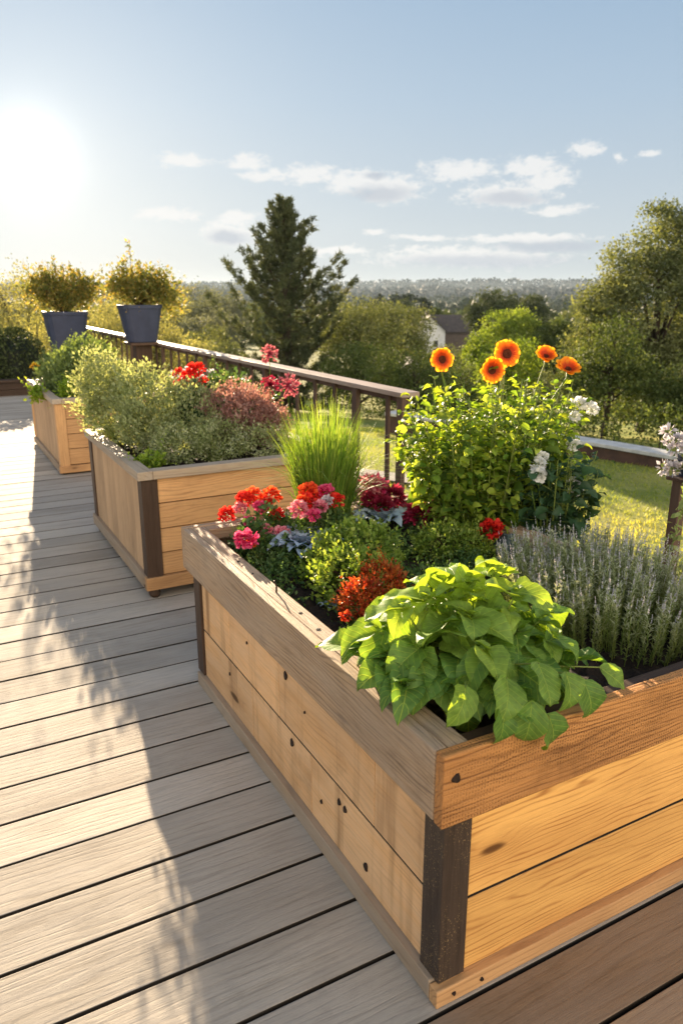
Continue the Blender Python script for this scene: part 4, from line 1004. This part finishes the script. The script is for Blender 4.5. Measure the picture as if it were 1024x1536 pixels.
# low wall with white coping
def low_wall():
    pts = np.array([(9.25, 14.7), (9.6, 13.6), (10.25, 11.6), (10.75, 9.6), (11.05, 7.9), (11.2, 5.5), (11.3, 3.)])
    W = empty('low_wall', (10, 10, -1.2), 'low brown garden wall with white coping across the lawn', 'wall')
    T_ = np.gradient(pts, axis=0); T_ /= np.linalg.norm(T_, axis=1)[:, None]; S = np.stack([-T_[:, 1], T_[:, 0]], 1)
    def ring(w, za, zb, name, mat):
        m = MB(); V = []
        for p, s in zip(pts, S):
            q0, q1 = p + s * w / 2, p - s * w / 2
            V += [(q0[0], q0[1], za), (q1[0], q1[1], za), (q1[0], q1[1], zb), (q0[0], q0[1], zb)]
        F = [(4 * i + a, 4 * i + (a + 1) % 4, 4 * i + 4 + (a + 1) % 4, 4 * i + 4 + a) for i in range(len(pts) - 1) for a in range(4)] + [(0, 1, 2, 3), tuple(4 * (len(pts) - 1) + a for a in (3, 2, 1, 0))]
        m.add(V, F); m.build(name, mat, W, bevel=.01)
    ring(.30, -1.75, -1.05, 'wall_body', M_plain('brown_wall', (.13, .075, .055), (.08, .05, .04), 5., .85, .004))
    ring(.42, -1.048, -.98, 'coping', M_plain('white_coping', (.62, .62, .60), (.46, .46, .45), 6., .6, .003))
    C = empty('wall_cap', (10.95, 8.35, -.98), 'small white block standing on the wall coping', 'block')
    m = MB(); m.lathe((10.95, 8.35, -.98), [(.10, 0), (.10, .13), (.08, .15)], 20, sq=1.); m.build('block_body', M_plain('white_block', (.7, .7, .68)), C)
low_wall()

# ================================================================== TREES
def tree(name, x, y, ztop, hw, label, mat, cat='tree', zb=None, blobs=None, ncl=170, per=60, rc=None, leaf=None, group=None, trunk_r=None, squat=.8, tmpl=TINY):
    d = math.hypot(x, y); zg = float(hgt(d, x, y)) if zb is None else zb
    H_ = ztop - zg
    P = empty(name, (x, y, zg), label, cat, group)
    if blobs is None:
        rh = min(hw * squat, H_ * .45); cz = ztop - rh; rs = random.Random(int(x * 10 + y))
        blobs = [(x, y, cz, hw * .72, hw * .72, rh * .9)]
        for k in range(6):
            a = k * 1.05 + rs.uniform(-.3, .3); q = rs.uniform(.35, .62) * hw
            blobs.append((x + math.cos(a) * q, y + math.sin(a) * q, cz + rs.uniform(-.75, .35) * rh, hw * rs.uniform(.34, .5), hw * rs.uniform(.34, .5), rh * rs.uniform(.35, .55)))
        blobs.append((x, y, zg + (cz - zg) * .6, hw * .75, hw * .75, max(.4, (cz - zg) * .6)))
    rc = rc or hw * .11; leaf = leaf or max(.05, d * .0026)
    p, o, r, c = clumpy(blobs, ncl, per, rc, .62, zg + .1, .8)
    tip = unit(o * .6 + rng.normal(0, .6, o.shape)); nr = unit(rng.normal(0, .7, o.shape) + np.array([0, 0, .8]) + o * .5)
    m = MB(); m.inst(tmpl, p, tip, nr, leaf * rng.uniform(.6, 1.4, len(p)), r, width=1.3); m.build('crown', mat, P)
    t = MB(); tr = trunk_r or max(.08, hw * .075)
    top = np.array([x, y, zg + H_ * .7]); b0 = np.array([x, y, zg - .2])
    q = np.array([b0 + (top - b0) * u + np.array([math.sin(u * 5) * hw * .04, math.cos(u * 4) * hw * .04, 0]) for u in np.linspace(0, 1, 6)])
    t.tube(q, np.linspace(tr, tr * .35, 6), 8)
    for k in c[rng.choice(len(c), min(16, len(c)), replace=False)]:
        u = random.uniform(.25, .8); s0 = b0 + (top - b0) * u; t.tube([s0, (s0 + k) / 2 + np.array([0, 0, .06 * hw]), k], [tr * .4, tr * .25, tr * .08], 5)
    t.build('trunk', M_BARK, P, smooth=True)
    return P

def TL(name, cols, trans=.3, tint=(1.2, 1.1, .5)): return M_leaf(name, cols, trans=trans, tint=tint, rough=.7, spec=.15)
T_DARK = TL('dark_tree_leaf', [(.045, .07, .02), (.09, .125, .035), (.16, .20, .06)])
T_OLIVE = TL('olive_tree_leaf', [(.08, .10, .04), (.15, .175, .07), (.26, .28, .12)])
T_BIG = TL('willow_like_leaf', [(.06, .08, .035), (.15, .18, .075), (.31, .33, .16)], .35)
T_BRIGHT = TL('bright_tree_leaf', [(.10, .16, .03), (.20, .28, .04), (.33, .40, .07)], .4)
T_GLARE = TL('glare_tree_leaf', [(.17, .18, .08), (.28, .28, .12), (.42, .39, .18)], .45)  # low sun glare painted into the leaves as pale gold
T_HAZE = TL('hazy_tree_leaf', [(.11, .13, .11), (.16, .18, .14), (.23, .24, .17)], .3)
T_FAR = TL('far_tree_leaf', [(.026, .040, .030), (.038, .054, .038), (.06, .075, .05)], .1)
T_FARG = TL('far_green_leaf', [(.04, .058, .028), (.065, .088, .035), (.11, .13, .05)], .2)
T_CON = TL('conifer_needle', [(.04, .055, .03), (.085, .105, .05), (.16, .17, .08)], .2)

# the tall conifer
def conifer(x, y, ztop, hw, label):
    zg = float(hgt(math.hypot(x, y), x, y)); H_ = ztop - zg
    P = empty('conifer_tree', (x, y, zg), label, 'conifer'); br = MB(); nd = MB()
    br.tube([(x, y, zg - .2), (x + .05, y, zg + H_ * .5), (x, y, ztop - .1)], [.24, .15, .025], 9)
    Ps, Ts, Ss, Rs = [], [], [], []
    nb = 112
    for i in range(nb):
        t = (i / nb) ** .9                      # 0 bottom, 1 top
        z0 = zg + .35 + (H_ - .5) * t
        prof = min(1., 1.85 * (1 - t) ** .93) * (1 + .16 * math.sin(t * 23)) + .05
        L = hw * prof * random.choice((.35, .6, .8, 1., 1.15, 1.3)) * random.uniform(.9, 1.1)
        az = i * 2.399 + random.uniform(-.3, .3)
        d = np.array([math.cos(az), math.sin(az), 0]); rise = .1 + .6 * t + random.uniform(-.1, .3)
        k = 7; u = np.linspace(0, 1, k)[:, None]
        q = np.array([x, y, z0]) + d * L * u + np.array([0, 0, 1.]) * (L * (rise * .35 * u - .16 * np.sin(u * 3.1) * (1 - t) + .32 * u ** 3))
        br.tube(q, np.linspace(.03, .006, k) * (1.3 - t), 4)
        nt_ = int(5 + 11 * L / hw)
        for j in range(nt_):
            uu = .15 + .85 * (j + random.random()) / nt_; kk = min(k - 2, int(uu * (k - 1))); f = uu * (k - 1) - kk
            p = q[kk] * (1 - f) + q[kk + 1] * f
            sd = np.array([-d[1], d[0], 0]) * random.uniform(-1, 1) * L * .2 * (1.1 - uu) + np.array([0, 0, random.uniform(-.03, .16)])
            c = p + sd; n_ = 26
            dd = unit(rng.normal(0, .55, (n_, 3)) + d * .6 + np.array([0, 0, .55]))
            Ps.append(c + rng.normal(0, .055, (n_, 3))); Ts.append(dd); Ss.append(rng.uniform(.11, .24, n_)); Rs.append(np.full(n_, random.random()) * .6 + rng.random(n_) * .4)
    for (ox, oy, zz0, zz1) in ((.35, .1, 1.5, .45), (-.4, 0, 1.9, .75), (.7, -.2, 2.3, 1.05), (-.85, .1, 2.8, 1.5), (1.1, 0, 3.0, 1.9), (-1.3, .2, 3.3, 2.3), (1.5, .1, 3.6, 2.6)):
        br.tube([(x + ox * .3, y + oy, ztop - zz0 - .3), (x + ox * .9, y + oy, ztop - (zz0 + zz1) / 2), (x + ox, y + oy, ztop - zz1)], [.04, .03, .01], 5)
        for j in range(14):
            u = j / 13; c = np.array([x + ox * (.75 + .25 * u) , y + oy, ztop - zz0 + (zz0 - zz1) * u]); n_ = 22
            Ps.append(c + rng.normal(0, 1, (n_, 3)) * .13 * (1.1 - u)); Ts.append(unit(rng.normal(0, .5, (n_, 3)) + np.array([0, 0, .9]))); Ss.append(rng.uniform(.1, .22, n_)); Rs.append(rng.random(n_))
    C = np.concatenate
    nd.inst(NEEDLE, C(Ps), C(Ts), rdir(len(C(Ps))), C(Ss), C(Rs), width=2.6)
    br.build('trunk', M_BARK, P); nd.build('crown', T_CON, P)
conifer(12.37, 27.33, 4.95, 2.15, 'tall dark conifer standing alone against the sky behind the railing')

# big tree at the right
bx, by = 17.6, 14.6
tree('broadleaf_tree', bx, by, 3.95, 2.3, 'big grey green tree filling the right edge of the view', T_BIG, blobs=[
    (bx, by, 1.2, 1.5, 1.5, 1.7), (bx + .25, by + .3, 2.9, .85, .85, 1.0), (bx - .8, by + .8, 1.1, .95, .9, 1.05), (bx - .55, by + .4, 2.2, .8, .8, .75), (bx - 1.0, by + 1.1, -.05, .85, .8, .75), (bx - .6, by + .2, -.9, 1.0, .9, .75),
    (bx + .9, by - .7, 1.9, 1.2, 1.2, 1.5), (bx + .2, by - .2, -.7, 1.3, 1.3, 1.0), (bx + 1.1, by - 1., -.1, 1.2, 1.2, 1.6), (bx + .7, by - .3, 3.0, .6, .6, .7)], ncl=820, per=85, rc=.17, leaf=.075)
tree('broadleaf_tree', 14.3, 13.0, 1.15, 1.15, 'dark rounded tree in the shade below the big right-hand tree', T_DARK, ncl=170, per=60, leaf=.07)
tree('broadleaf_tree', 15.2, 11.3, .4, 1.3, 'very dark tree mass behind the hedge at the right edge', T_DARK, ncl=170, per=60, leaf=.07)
tree('broadleaf_tree', 13.6, 15.8, .55, 1.0, 'lime tinged small tree left of the big right-hand tree', T_BRIGHT, ncl=130, per=60, leaf=.07)
# trees right of the conifer
tree('broadleaf_tree', 16.2, 28.6, 1.75, 2.2, 'broad olive tree just right of the conifer', T_OLIVE, ncl=260, per=70)
tree('broadleaf_tree', 21.6, 34.2, 1.3, 2.2, 'dark olive tree second to the right of the conifer', T_OLIVE, ncl=240, per=70)
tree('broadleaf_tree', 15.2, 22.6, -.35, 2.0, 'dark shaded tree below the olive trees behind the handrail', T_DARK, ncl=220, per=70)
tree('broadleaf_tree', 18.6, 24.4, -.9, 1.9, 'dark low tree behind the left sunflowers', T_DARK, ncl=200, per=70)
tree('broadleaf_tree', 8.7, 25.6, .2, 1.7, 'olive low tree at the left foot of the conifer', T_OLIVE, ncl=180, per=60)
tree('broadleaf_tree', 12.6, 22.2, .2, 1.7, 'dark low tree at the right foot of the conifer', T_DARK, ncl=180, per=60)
# centre
tree('broadleaf_tree', 39.4, 45.3, .72, 2.45, 'bright green rounded tree in the middle of the valley', T_BRIGHT, ncl=300, per=80, squat=1.)
tree('broadleaf_tree', 34.6, 43.1, -.9, 1.5, 'small green round tree left of the bright rounded tree', T_BRIGHT, ncl=150, per=60)
tree('broadleaf_tree', 41.2, 42.6, -.1, 2.1, 'dark green round tree right of the bright rounded tree', T_DARK, ncl=220, per=70)
tree('broadleaf_tree', 70.1, 84.8, 2.1, 4.2, 'wide distant tree on the skyline above the bright rounded tree', T_FARG, ncl=260, per=60, squat=.6)
tree('broadleaf_tree', 75.5, 84., 1.4, 3.0, 'smaller distant tree right of the wide skyline tree', T_FARG, ncl=160, per=60, squat=.7)
tree('distant_tree', 108, 168, 1.9, 4.2, 'dark pair-like distant tree on the skyline left of the white house', T_FAR, ncl=160, per=50, squat=1.)
tree('distant_tree', 113.6, 188.4, 1.5, 2.2, 'narrow distant tree on the skyline nearest the olive trees', T_FAR, ncl=90, per=50, squat=1.6)
tree('distant_tree', 97, 150, -.2, 4.2, 'round hazy tree below the skyline left of the white house', T_FARG, ncl=140, per=50)
tree('slim_conifer', 80.5, 117.5, 1.6, 1.6, 'taller slim hazy conifer behind the white house', T_FAR, cat='conifer', ncl=80, per=50, squat=2.6)
tree('slim_conifer', 79.6, 113.2, -.2, 1.9, 'short dark pointed conifer rising behind the white gable', T_DARK, cat='conifer', ncl=90, per=50, squat=2.)
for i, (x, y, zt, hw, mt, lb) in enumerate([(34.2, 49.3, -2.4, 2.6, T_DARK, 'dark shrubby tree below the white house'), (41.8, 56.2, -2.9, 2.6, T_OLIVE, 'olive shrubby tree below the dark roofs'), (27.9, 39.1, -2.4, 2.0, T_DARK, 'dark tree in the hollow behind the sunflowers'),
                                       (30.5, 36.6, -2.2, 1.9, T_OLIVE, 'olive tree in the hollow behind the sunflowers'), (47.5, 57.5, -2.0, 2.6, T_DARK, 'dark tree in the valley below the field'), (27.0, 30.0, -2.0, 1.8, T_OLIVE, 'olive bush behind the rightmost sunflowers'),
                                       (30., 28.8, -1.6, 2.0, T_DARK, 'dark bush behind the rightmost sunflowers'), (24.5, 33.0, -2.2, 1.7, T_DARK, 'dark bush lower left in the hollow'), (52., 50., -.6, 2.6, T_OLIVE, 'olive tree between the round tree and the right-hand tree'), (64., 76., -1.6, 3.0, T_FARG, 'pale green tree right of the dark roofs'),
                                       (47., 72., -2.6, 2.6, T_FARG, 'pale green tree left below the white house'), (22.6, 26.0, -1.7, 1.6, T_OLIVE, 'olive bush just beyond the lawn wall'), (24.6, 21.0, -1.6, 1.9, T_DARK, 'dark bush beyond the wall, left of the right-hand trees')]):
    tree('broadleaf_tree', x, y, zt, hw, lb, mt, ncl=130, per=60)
# left side
for (x, y, zt, hw, mt, lb) in [(13.77, 42.8, 2.15, 2.3, T_HAZE, 'hazy grey tree left of the conifer'), (18.7, 51.7, 2.0, 2.4, T_HAZE, 'hazy grey tree between its taller neighbour and the conifer'), (3.2, 29.8, 2.75, 1.9, T_GLARE, 'sun-glared tree at the left edge of the view'),
                               (6.6, 35.4, 2.45, 2.5, T_GLARE, 'sun-glared wide tree behind the left pot'), (10.4, 40.7, 2.4, 2.4, T_GLARE, 'sun-glared tree behind the right pot'), (1.2, 27.5, 1.9, 2.0, T_GLARE, 'sun-glared bush at the far left corner'),
                               (11.4, 34.0, .9, 1.8, T_HAZE, 'grey bush between the right pot and the conifer'), (9.4, 27.6, .5, 1.3, T_OLIVE, 'olive bush left of the conifer foot'), (7.3, 24.5, .5, 1.4, T_GLARE, 'golden bush behind the handrail right of the slate pot'),
                               (2.4, 19.8, 1.25, 1.0, T_GLARE, 'golden garden bush behind the hedge'), (4.2, 20.6, 1.5, 1.1, T_GLARE, 'golden garden bush between the two pots'), (5.6, 21.1, 1.1, 1.0, T_GLARE, 'golden garden bush below the slate pot'),
                               (1.0, 18.6, 1.0, 1.0, T_OLIVE, 'olive garden bush at the far left behind the hedge')]:
    tree('broadleaf_tree', x, y, zt, hw, lb, mt, ncl=160, per=60)
# hedges
def hedge(pts, w, zt, label, mat, leaf, dens=170):
    pts = np.array(pts, float); blobs = []
    for i in range(len(pts) - 1):
        k = max(2, int(np.linalg.norm(pts[i + 1] - pts[i]) / (w * .6)))
        for j in range(k):
            q = pts[i] + (pts[i + 1] - pts[i]) * j / k; zg = float(hgt(np.hypot(*q), *q)); hz = (zt - zg) / 2
            blobs.append((q[0], q[1], zg + hz, w * random.uniform(.5, .62), w * random.uniform(.5, .62), hz * random.uniform(.95, 1.1)))
    c = pts.mean(0); P = empty('hedge', (c[0], c[1], -1.2), label, 'hedge')
    n_ = len(blobs) * dens; p, o = blob_points(blobs, n_, .7)
    m = MB(); m.inst(TINY, p, unit(o + rng.normal(0, .6, o.shape)), unit(o + rng.normal(0, .5, o.shape)), leaf * rng.uniform(.6, 1.3, n_), width=1.5); m.build('foliage', mat, P)
    t = MB(); [t.tube([(b_[0], b_[1], b_[2] - b_[5] - .1), (b_[0], b_[1], b_[2])], [.03, .015], 5) for b_ in blobs[::2]]; t.build('stems', M_BARK, P)
hedge([(10.6, 15.2), (11.9, 11.6), (12.6, 8.6), (12.8, 5.0)], .9, -.42, 'clipped dark green hedge behind the low white-topped wall', T_DARK, .06, 420)
b2 = [(x_, 15.0 + .1 * math.sin(x_ * 3), .35 + .03 * math.sin(x_ * 5), .55, .6, .68) for x_ in np.arange(-3.6, 1.75, .42)]
P = empty('hedge', (-.9, 15, -.3), 'dark rounded hedge beyond the timber kerb at the far end of the deck', 'hedge')
p, o = blob_points(b2, 60000, .8); m = MB(); m.inst(TINY, p, unit(o + rng.normal(0, .6, o.shape)), unit(o + rng.normal(0, .5, o.shape)), .045 * rng.uniform(.6, 1.3, len(p)), width=1.4); m.build('foliage', TL('hedge_leaf', [(.03, .045, .018), (.055, .075, .025), (.09, .11, .04)], .06), P)
m = MB(); [m.lathe((q[0], q[1], -.33), [(.2, -.1), (.42, .2), (.46, .6), (.38, 1.0), (.15, 1.22)], 10, jitter=.03) for q in b2]; m.build('shade_core', M_plain('hedge_shade', (.012, .018, .008), (.008, .012, .006)), P)  # solid dark core added inside the hedge to block sunlight
t = MB(); [t.tube([(q[0], q[1], -1.3), (q[0], q[1], .4)], [.04, .02], 5) for q in b2]; t.build('stems', M_BARK, P)

# far woods and hills
def wood_line(name, d0, d1, n_, zoff, hh, mat, label, a0=.0, a1=1.05, seed=1):
    rs = np.random.default_rng(seed); m = MB()
    A = rs.uniform(a0, a1, n_); D = rs.uniform(d0, d1, n_); x, y = D * np.sin(A), D * np.cos(A); z = hgt(D, x, y) + zoff
    C_ = np.stack([x, y, z], 1); per = 60
    p = np.repeat(C_, per, 0); d = rdir(len(p)); s = np.repeat(hh * rs.uniform(.6, 1.3, n_), per)
    p = p + d * s[:, None] * np.array([.9, .9, .75]) + np.array([0, 0, 1.]) * s[:, None] * .4
    m.inst(TINY, p, unit(d + rs.normal(0, .5, d.shape)), unit(d + rs.normal(0, .4, d.shape)), np.repeat(np.maximum(hh * .35, D * .0016), per) * rs.uniform(.7, 1.5, len(p)), np.repeat(rs.random(n_), per), width=1.8)
    tag(m.build(name, mat), label, 'woodland', kind='stuff')
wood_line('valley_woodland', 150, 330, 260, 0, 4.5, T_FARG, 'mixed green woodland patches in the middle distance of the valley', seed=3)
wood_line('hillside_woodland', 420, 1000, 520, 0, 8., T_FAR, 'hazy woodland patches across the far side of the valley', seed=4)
F1 = TL('hazed_wood_leaf', [(.026, .040, .050), (.034, .048, .058)], .02); F2 = TL('hazed_ridge_leaf', [(.038, .060, .080), (.044, .066, .086)], .02)  # aerial haze painted into the leaf colours as blue
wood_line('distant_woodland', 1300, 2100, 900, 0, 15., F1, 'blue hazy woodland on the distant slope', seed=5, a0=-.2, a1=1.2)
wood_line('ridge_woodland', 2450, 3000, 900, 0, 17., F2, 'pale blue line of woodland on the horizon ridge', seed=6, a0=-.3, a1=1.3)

# ================================================================== HOUSES
M_WALLW = M_plain('white_render', (.74, .75, .76), (.62, .63, .65), 2., .8)
M_ROOF = M_plain('dark_roof', (.075, .062, .06), (.045, .04, .04), 2., .8, .01)
M_BRICK = M_plain('brown_brick', (.11, .085, .075), (.08, .065, .06), 3., .85)
M_WIN = M_plain('window_glass', (.03, .035, .045), None, 2., .15, spec=.8)
def house(x, y, zb, w, l, eave, apex, rz, label, wall=M_WALLW, wins=2):
    P = empty('house', (x, y, zb), label, 'house'); P.rotation_euler[2] = rz
    def loc(o): return o
    o3 = np.array([x, y, zb])
    m = MB(); V = [(-w / 2, -l / 2, -1), (w / 2, -l / 2, -1), (w / 2, -l / 2, eave), (0, -l / 2, apex), (-w / 2, -l / 2, eave), (-w / 2, l / 2, -1), (w / 2, l / 2, -1), (w / 2, l / 2, eave), (0, l / 2, apex), (-w / 2, l / 2, eave)]
    m.add(np.array(V) + o3, [(0, 1, 2, 3, 4), (9, 8, 7, 6, 5), (1, 6, 7, 2), (0, 4, 9, 5)]); m.build('wall', wall, P)
    m = MB(); t = .22; ov = .35
    for s in (-1, 1):
        a = np.array([s * (w / 2 + ov), 0, eave - ov * (apex - eave) / (w / 2)]); b_ = np.array([0, 0, apex])
        V = []
        for yy in (-l / 2 - ov, l / 2 + ov):
            for dz in (.02, t): V += [(a[0], yy, a[2] + dz), (b_[0], yy, b_[2] + dz)]
        m.add(np.array(V) + o3, [(0, 1, 3, 2), (4, 6, 7, 5), (2, 3, 7, 6), (0, 4, 5, 1), (0, 2, 6, 4)])
    rf = m.build('roof', M_ROOF, P)
    m = MB(); m.box(o3 + (-.3, l * .2, apex - .5), o3 + (.3, l * .2 + .6, apex + .8)); m.build('chimney', M_BRICK, rf)
    for k in range(wins):
        xx = (k - (wins - 1) / 2) * w / (wins + .5); m = MB(); m.box(o3 + (xx - .35, -l / 2 - .03, .5), o3 + (xx + .35, -l / 2 - .001, 1.5)); m.build('window', M_WIN, P)
    m = MB(); m.box(o3 + (-.25, -l / 2 - .03, eave + .1), o3 + (.25, -l / 2 - .001, eave + .8)); m.build('window', M_WIN, P)
house(72.5, 104.5, -7.2, 4.8, 8, 3.0, 5.1, -.52, 'white gabled house with dark roof in the valley')
house(80.2, 103.5, -7.0, 5.5, 15, 2.6, 4.9, -1.9, 'long dark-roofed house right of the white gable', M_BRICK, 3)
house(71.5, 112., -7.6, 5.0, 10, 2.9, 5.4, -1.9, 'dark-roofed house behind the white gable', M_BRICK)
house(86.0, 101.0, -7.4, 5.0, 9, 2.4, 4.1, -.9, 'lower pale house at the right end of the dark roofs', M_WALLW)
house(31.3, 47.5, -5.7, 3.2, 5, 1.5, 2.6, -.4, 'small pale garden building in the hollow below the olive trees', M_WALLW)

# ================================================================== WORLD
w = bpy.data.worlds.new("World"); scene.world = w; w.use_nodes = True
nt = w.node_tree; nt.nodes.clear(); n = N(nt)
out = n.n('ShaderNodeOutputWorld'); bg = n.n('ShaderNodeBackground'); n.link(bg.outputs[0], out.inputs[0])
sky = n.n('ShaderNodeTexSky'); sky.sky_type = 'NISHITA'; sky.sun_disc = False
sky.sun_elevation = R(SUN_EL); sky.sun_rotation = R(SUN_AZ); sky.air_density = 1.; sky.dust_density = 1.2; sky.ozone_density = 1.2
tc = n.n('ShaderNodeTexCoord'); D = tc.outputs['Generated']
sep = n.n('ShaderNodeSeparateXYZ'); n.link(D, sep.inputs[0])
az = n.math('ARCTAN2', sep.outputs[0], sep.outputs[1]); el = n.math('ARCSINE', sep.outputs[2])
base = n.mix(1., sky.outputs[0], (.085, .085, .085), 'MULTIPLY')
# pale atmospheric veil: brighter to the horizon
grad = n.ramp(n.math('MULTIPLY', el, 1.4), [(0., (.55, .61, .64)), (.10, (.56, .64, .70)), (.30, (.42, .55, .69)), (.62, (.23, .39, .60)), (1., (.15, .28, .48))])
base = n.mix(.985, base, grad)
# sun glow
sd = (math.sin(R(SUN_AZ)) * math.cos(R(8.6)), math.cos(R(SUN_AZ)) * math.cos(R(8.6)), math.sin(R(8.6)))
cosa = n.vmath('DOT_PRODUCT', D, sd); ang = n.math('ARCCOSINE', n.math('MINIMUM', cosa, .999999))
g1 = n.math('MULTIPLY', n.math('EXPONENT', n.math('MULTIPLY', ang, -4.2)), .50)
g2 = n.math('MULTIPLY', n.math('EXPONENT', n.math('MULTIPLY', n.math('MULTIPLY', ang, ang), -500.)), .35)
def addc(a, fac, col):
    v = n.n('ShaderNodeVectorMath', operation='SCALE'); v.inputs[0].default_value = col; n.put(v.inputs['Scale'], fac)
    return n.vmath('ADD', a, v.outputs[0])
base = addc(base, g1, (.85, .74, .56)); base = addc(base, g2, (1., .93, .80))
# unseen warm glow opposite the sun, added to fill the shaded planter faces
asd = n.vmath('DOT_PRODUCT', D, (-.12, -.99, .06)); warm_fill = n.smooth(asd, .30, .95)
base = addc(base, n.math('MULTIPLY', warm_fill, 2.7), (1., .80, .56))
# clouds
comb = n.n('ShaderNodeCombineXYZ'); n.link(az, comb.inputs[0]); n.link(el, comb.inputs[1]); ae = comb.outputs[0]
wn = n.n('ShaderNodeTexNoise'); n.link(n.vmath('MULTIPLY', ae, (24., 44., 1.)), wn.inputs['Vector']); wn.inputs['Scale'].default_value = 1.; wn.inputs['Detail'].default_value = 5.
warp = n.vmath('MULTIPLY', n.vmath('SUBTRACT', wn.outputs['Color'], (.5, .5, .5)), (.022, .013, 0.))
aw = n.vmath('ADD', ae, warp)
Wc = [(.3067, .1495, .0296, .0064), (.3793, .1497, .0255, .0065), (.4053, .1355, .0306, .0051), (.462, .1367, .0365, .0088), (.5108, .1294, .0366, .0104), (.5556, .121, .039, .0119), (.6396, .1398, .0437, .0094), (.7255, .1404, .0307, .0096), (.7418, .127, .0322, .0072), (.6963, .1123, .051, .011), (.7828, .1585, .0185, .0062), (.2835, .0898, .0393, .006), (.3672, .085, .0243, .0076), (.3584, .0681, .0342, .0108), (.8218, .1477, .0073, .0034), (.8516, .1495, .0099, .0027), (.5359, .0718, .0132, .0031), (.5938, .0645, .0329, .0031), (.7152, .0625, .0711, .0046), (.7596, .0938, .0307, .0044), (.652, .0423, .1057, .0094), (.4861, .0507, .0417, .0047),
      (1.1, .16, .07, .02), (1.4, .10, .1, .02), (-.3, .12, .06, .012), (-.6, .2, .1, .02)]
Gc = [(.5435, .1159, .0367, .0067), (.7005, .1085, .0393, .0066), (.3559, .065, .026, .0062), (.6686, .0367, .0972, .007), (.755, .0536, .07, .0053), (.5351, .1345, .0146, .0037)]
def field(L, k=1.):
    acc = None
    for (a, e, wa, we) in L:
        d_ = n.vmath('LENGTH', n.vmath('MULTIPLY', n.vmath('SUBTRACT', aw, (a, e, 0.)), (1 / (wa * k), 1 / (we * k * 1.25), 0.)))
        acc = d_ if acc is None else n.math('MINIMUM', acc, d_)
    return acc
nz2 = n.noise(n.vmath('MULTIPLY', ae, (62., 105., 1.)), 1., 5., .65)
fw = n.math('ADD', field(Wc, 1.25), n.math('MULTIPLY', n.math('SUBTRACT', nz2, .5), 2.2))
cm = n.math('SUBTRACT', 1., n.smooth(fw, .35, 1.12))
base = n.mix(n.math('MULTIPLY', cm, .72), base, (.97, .95, .92))
fg = n.math('ADD', field(Gc, 1.15), n.math('MULTIPLY', n.math('SUBTRACT', nz2, .5), .9))
gm = n.math('SUBTRACT', 1., n.smooth(fg, .3, 1.3))
base = n.mix(n.math('MULTIPLY', gm, .75), base, (.52, .57, .64))
below = n.smooth(sep.outputs[2], -.02, -.002)
base = n.mix(below, (.20, .21, .20), base)
n.link(base, bg.inputs[0]); bg.inputs[1].default_value = 1.0

sun = bpy.data.lights.new('sun', 'SUN'); sun.energy = 22.; sun.angle = R(.3); sun.color = (1., .79, .54)
so = bpy.data.objects.new('sun', sun); COL.objects.link(so)
dv = Vector((math.sin(R(SUN_AZ)) * math.cos(R(SUN_EL)), math.cos(R(SUN_AZ)) * math.cos(R(SUN_EL)), math.sin(R(SUN_EL))))
so.rotation_euler = dv.to_track_quat('Z', 'Y').to_euler(); so.location = dv * 30

hz = MB(); hz.box((-5000, -5000, -60), (5000, 5000, 32)); mt, nt2, out2 = newmat('haze_volume')
vs = nt2.nodes.new('ShaderNodeVolumeScatter'); vs.inputs['Color'].default_value = (.66, .83, 1, 1); vs.inputs['Density'].default_value = .00006; vs.inputs['Anisotropy'].default_value = .25
nt2.links.new(vs.outputs[0], out2.inputs['Volume']); tag(hz.build('haze', mt), kind='structure')
# ================================================================== CAMERA
cam = bpy.data.cameras.new('camera'); co = bpy.data.objects.new('camera', cam); COL.objects.link(co)
cam.sensor_fit = 'VERTICAL'; cam.sensor_height = 36; cam.lens = 1134.3 / 1536 * 36
co.location = (0, 0, 1.65); co.rotation_euler = (math.pi / 2 - .2828, 0, -.4961)
cam.clip_start = .05; cam.clip_end = 9000
cam.dof.use_dof = True; cam.dof.focus_distance = 2.3; cam.dof.aperture_fstop = 4.8
scene.camera = co
scene.view_settings.view_transform = 'Standard'; scene.view_settings.look = 'None'; scene.view_settings.exposure = 0
scene.render.engine = 'CYCLES'
try:
    scene.cycles.use_denoising = True
    scene.cycles.max_bounces = 8; scene.cycles.transparent_max_bounces = 4
    scene.cycles.sample_clamp_indirect = 6
except Exception: pass

for o in scene.objects:
    if o.parent is None and 'label' in o.keys() and 'group' not in o.keys():
        g_ = GROUPS.get(o.name.split('.')[0])
        if g_: o['group'] = g_
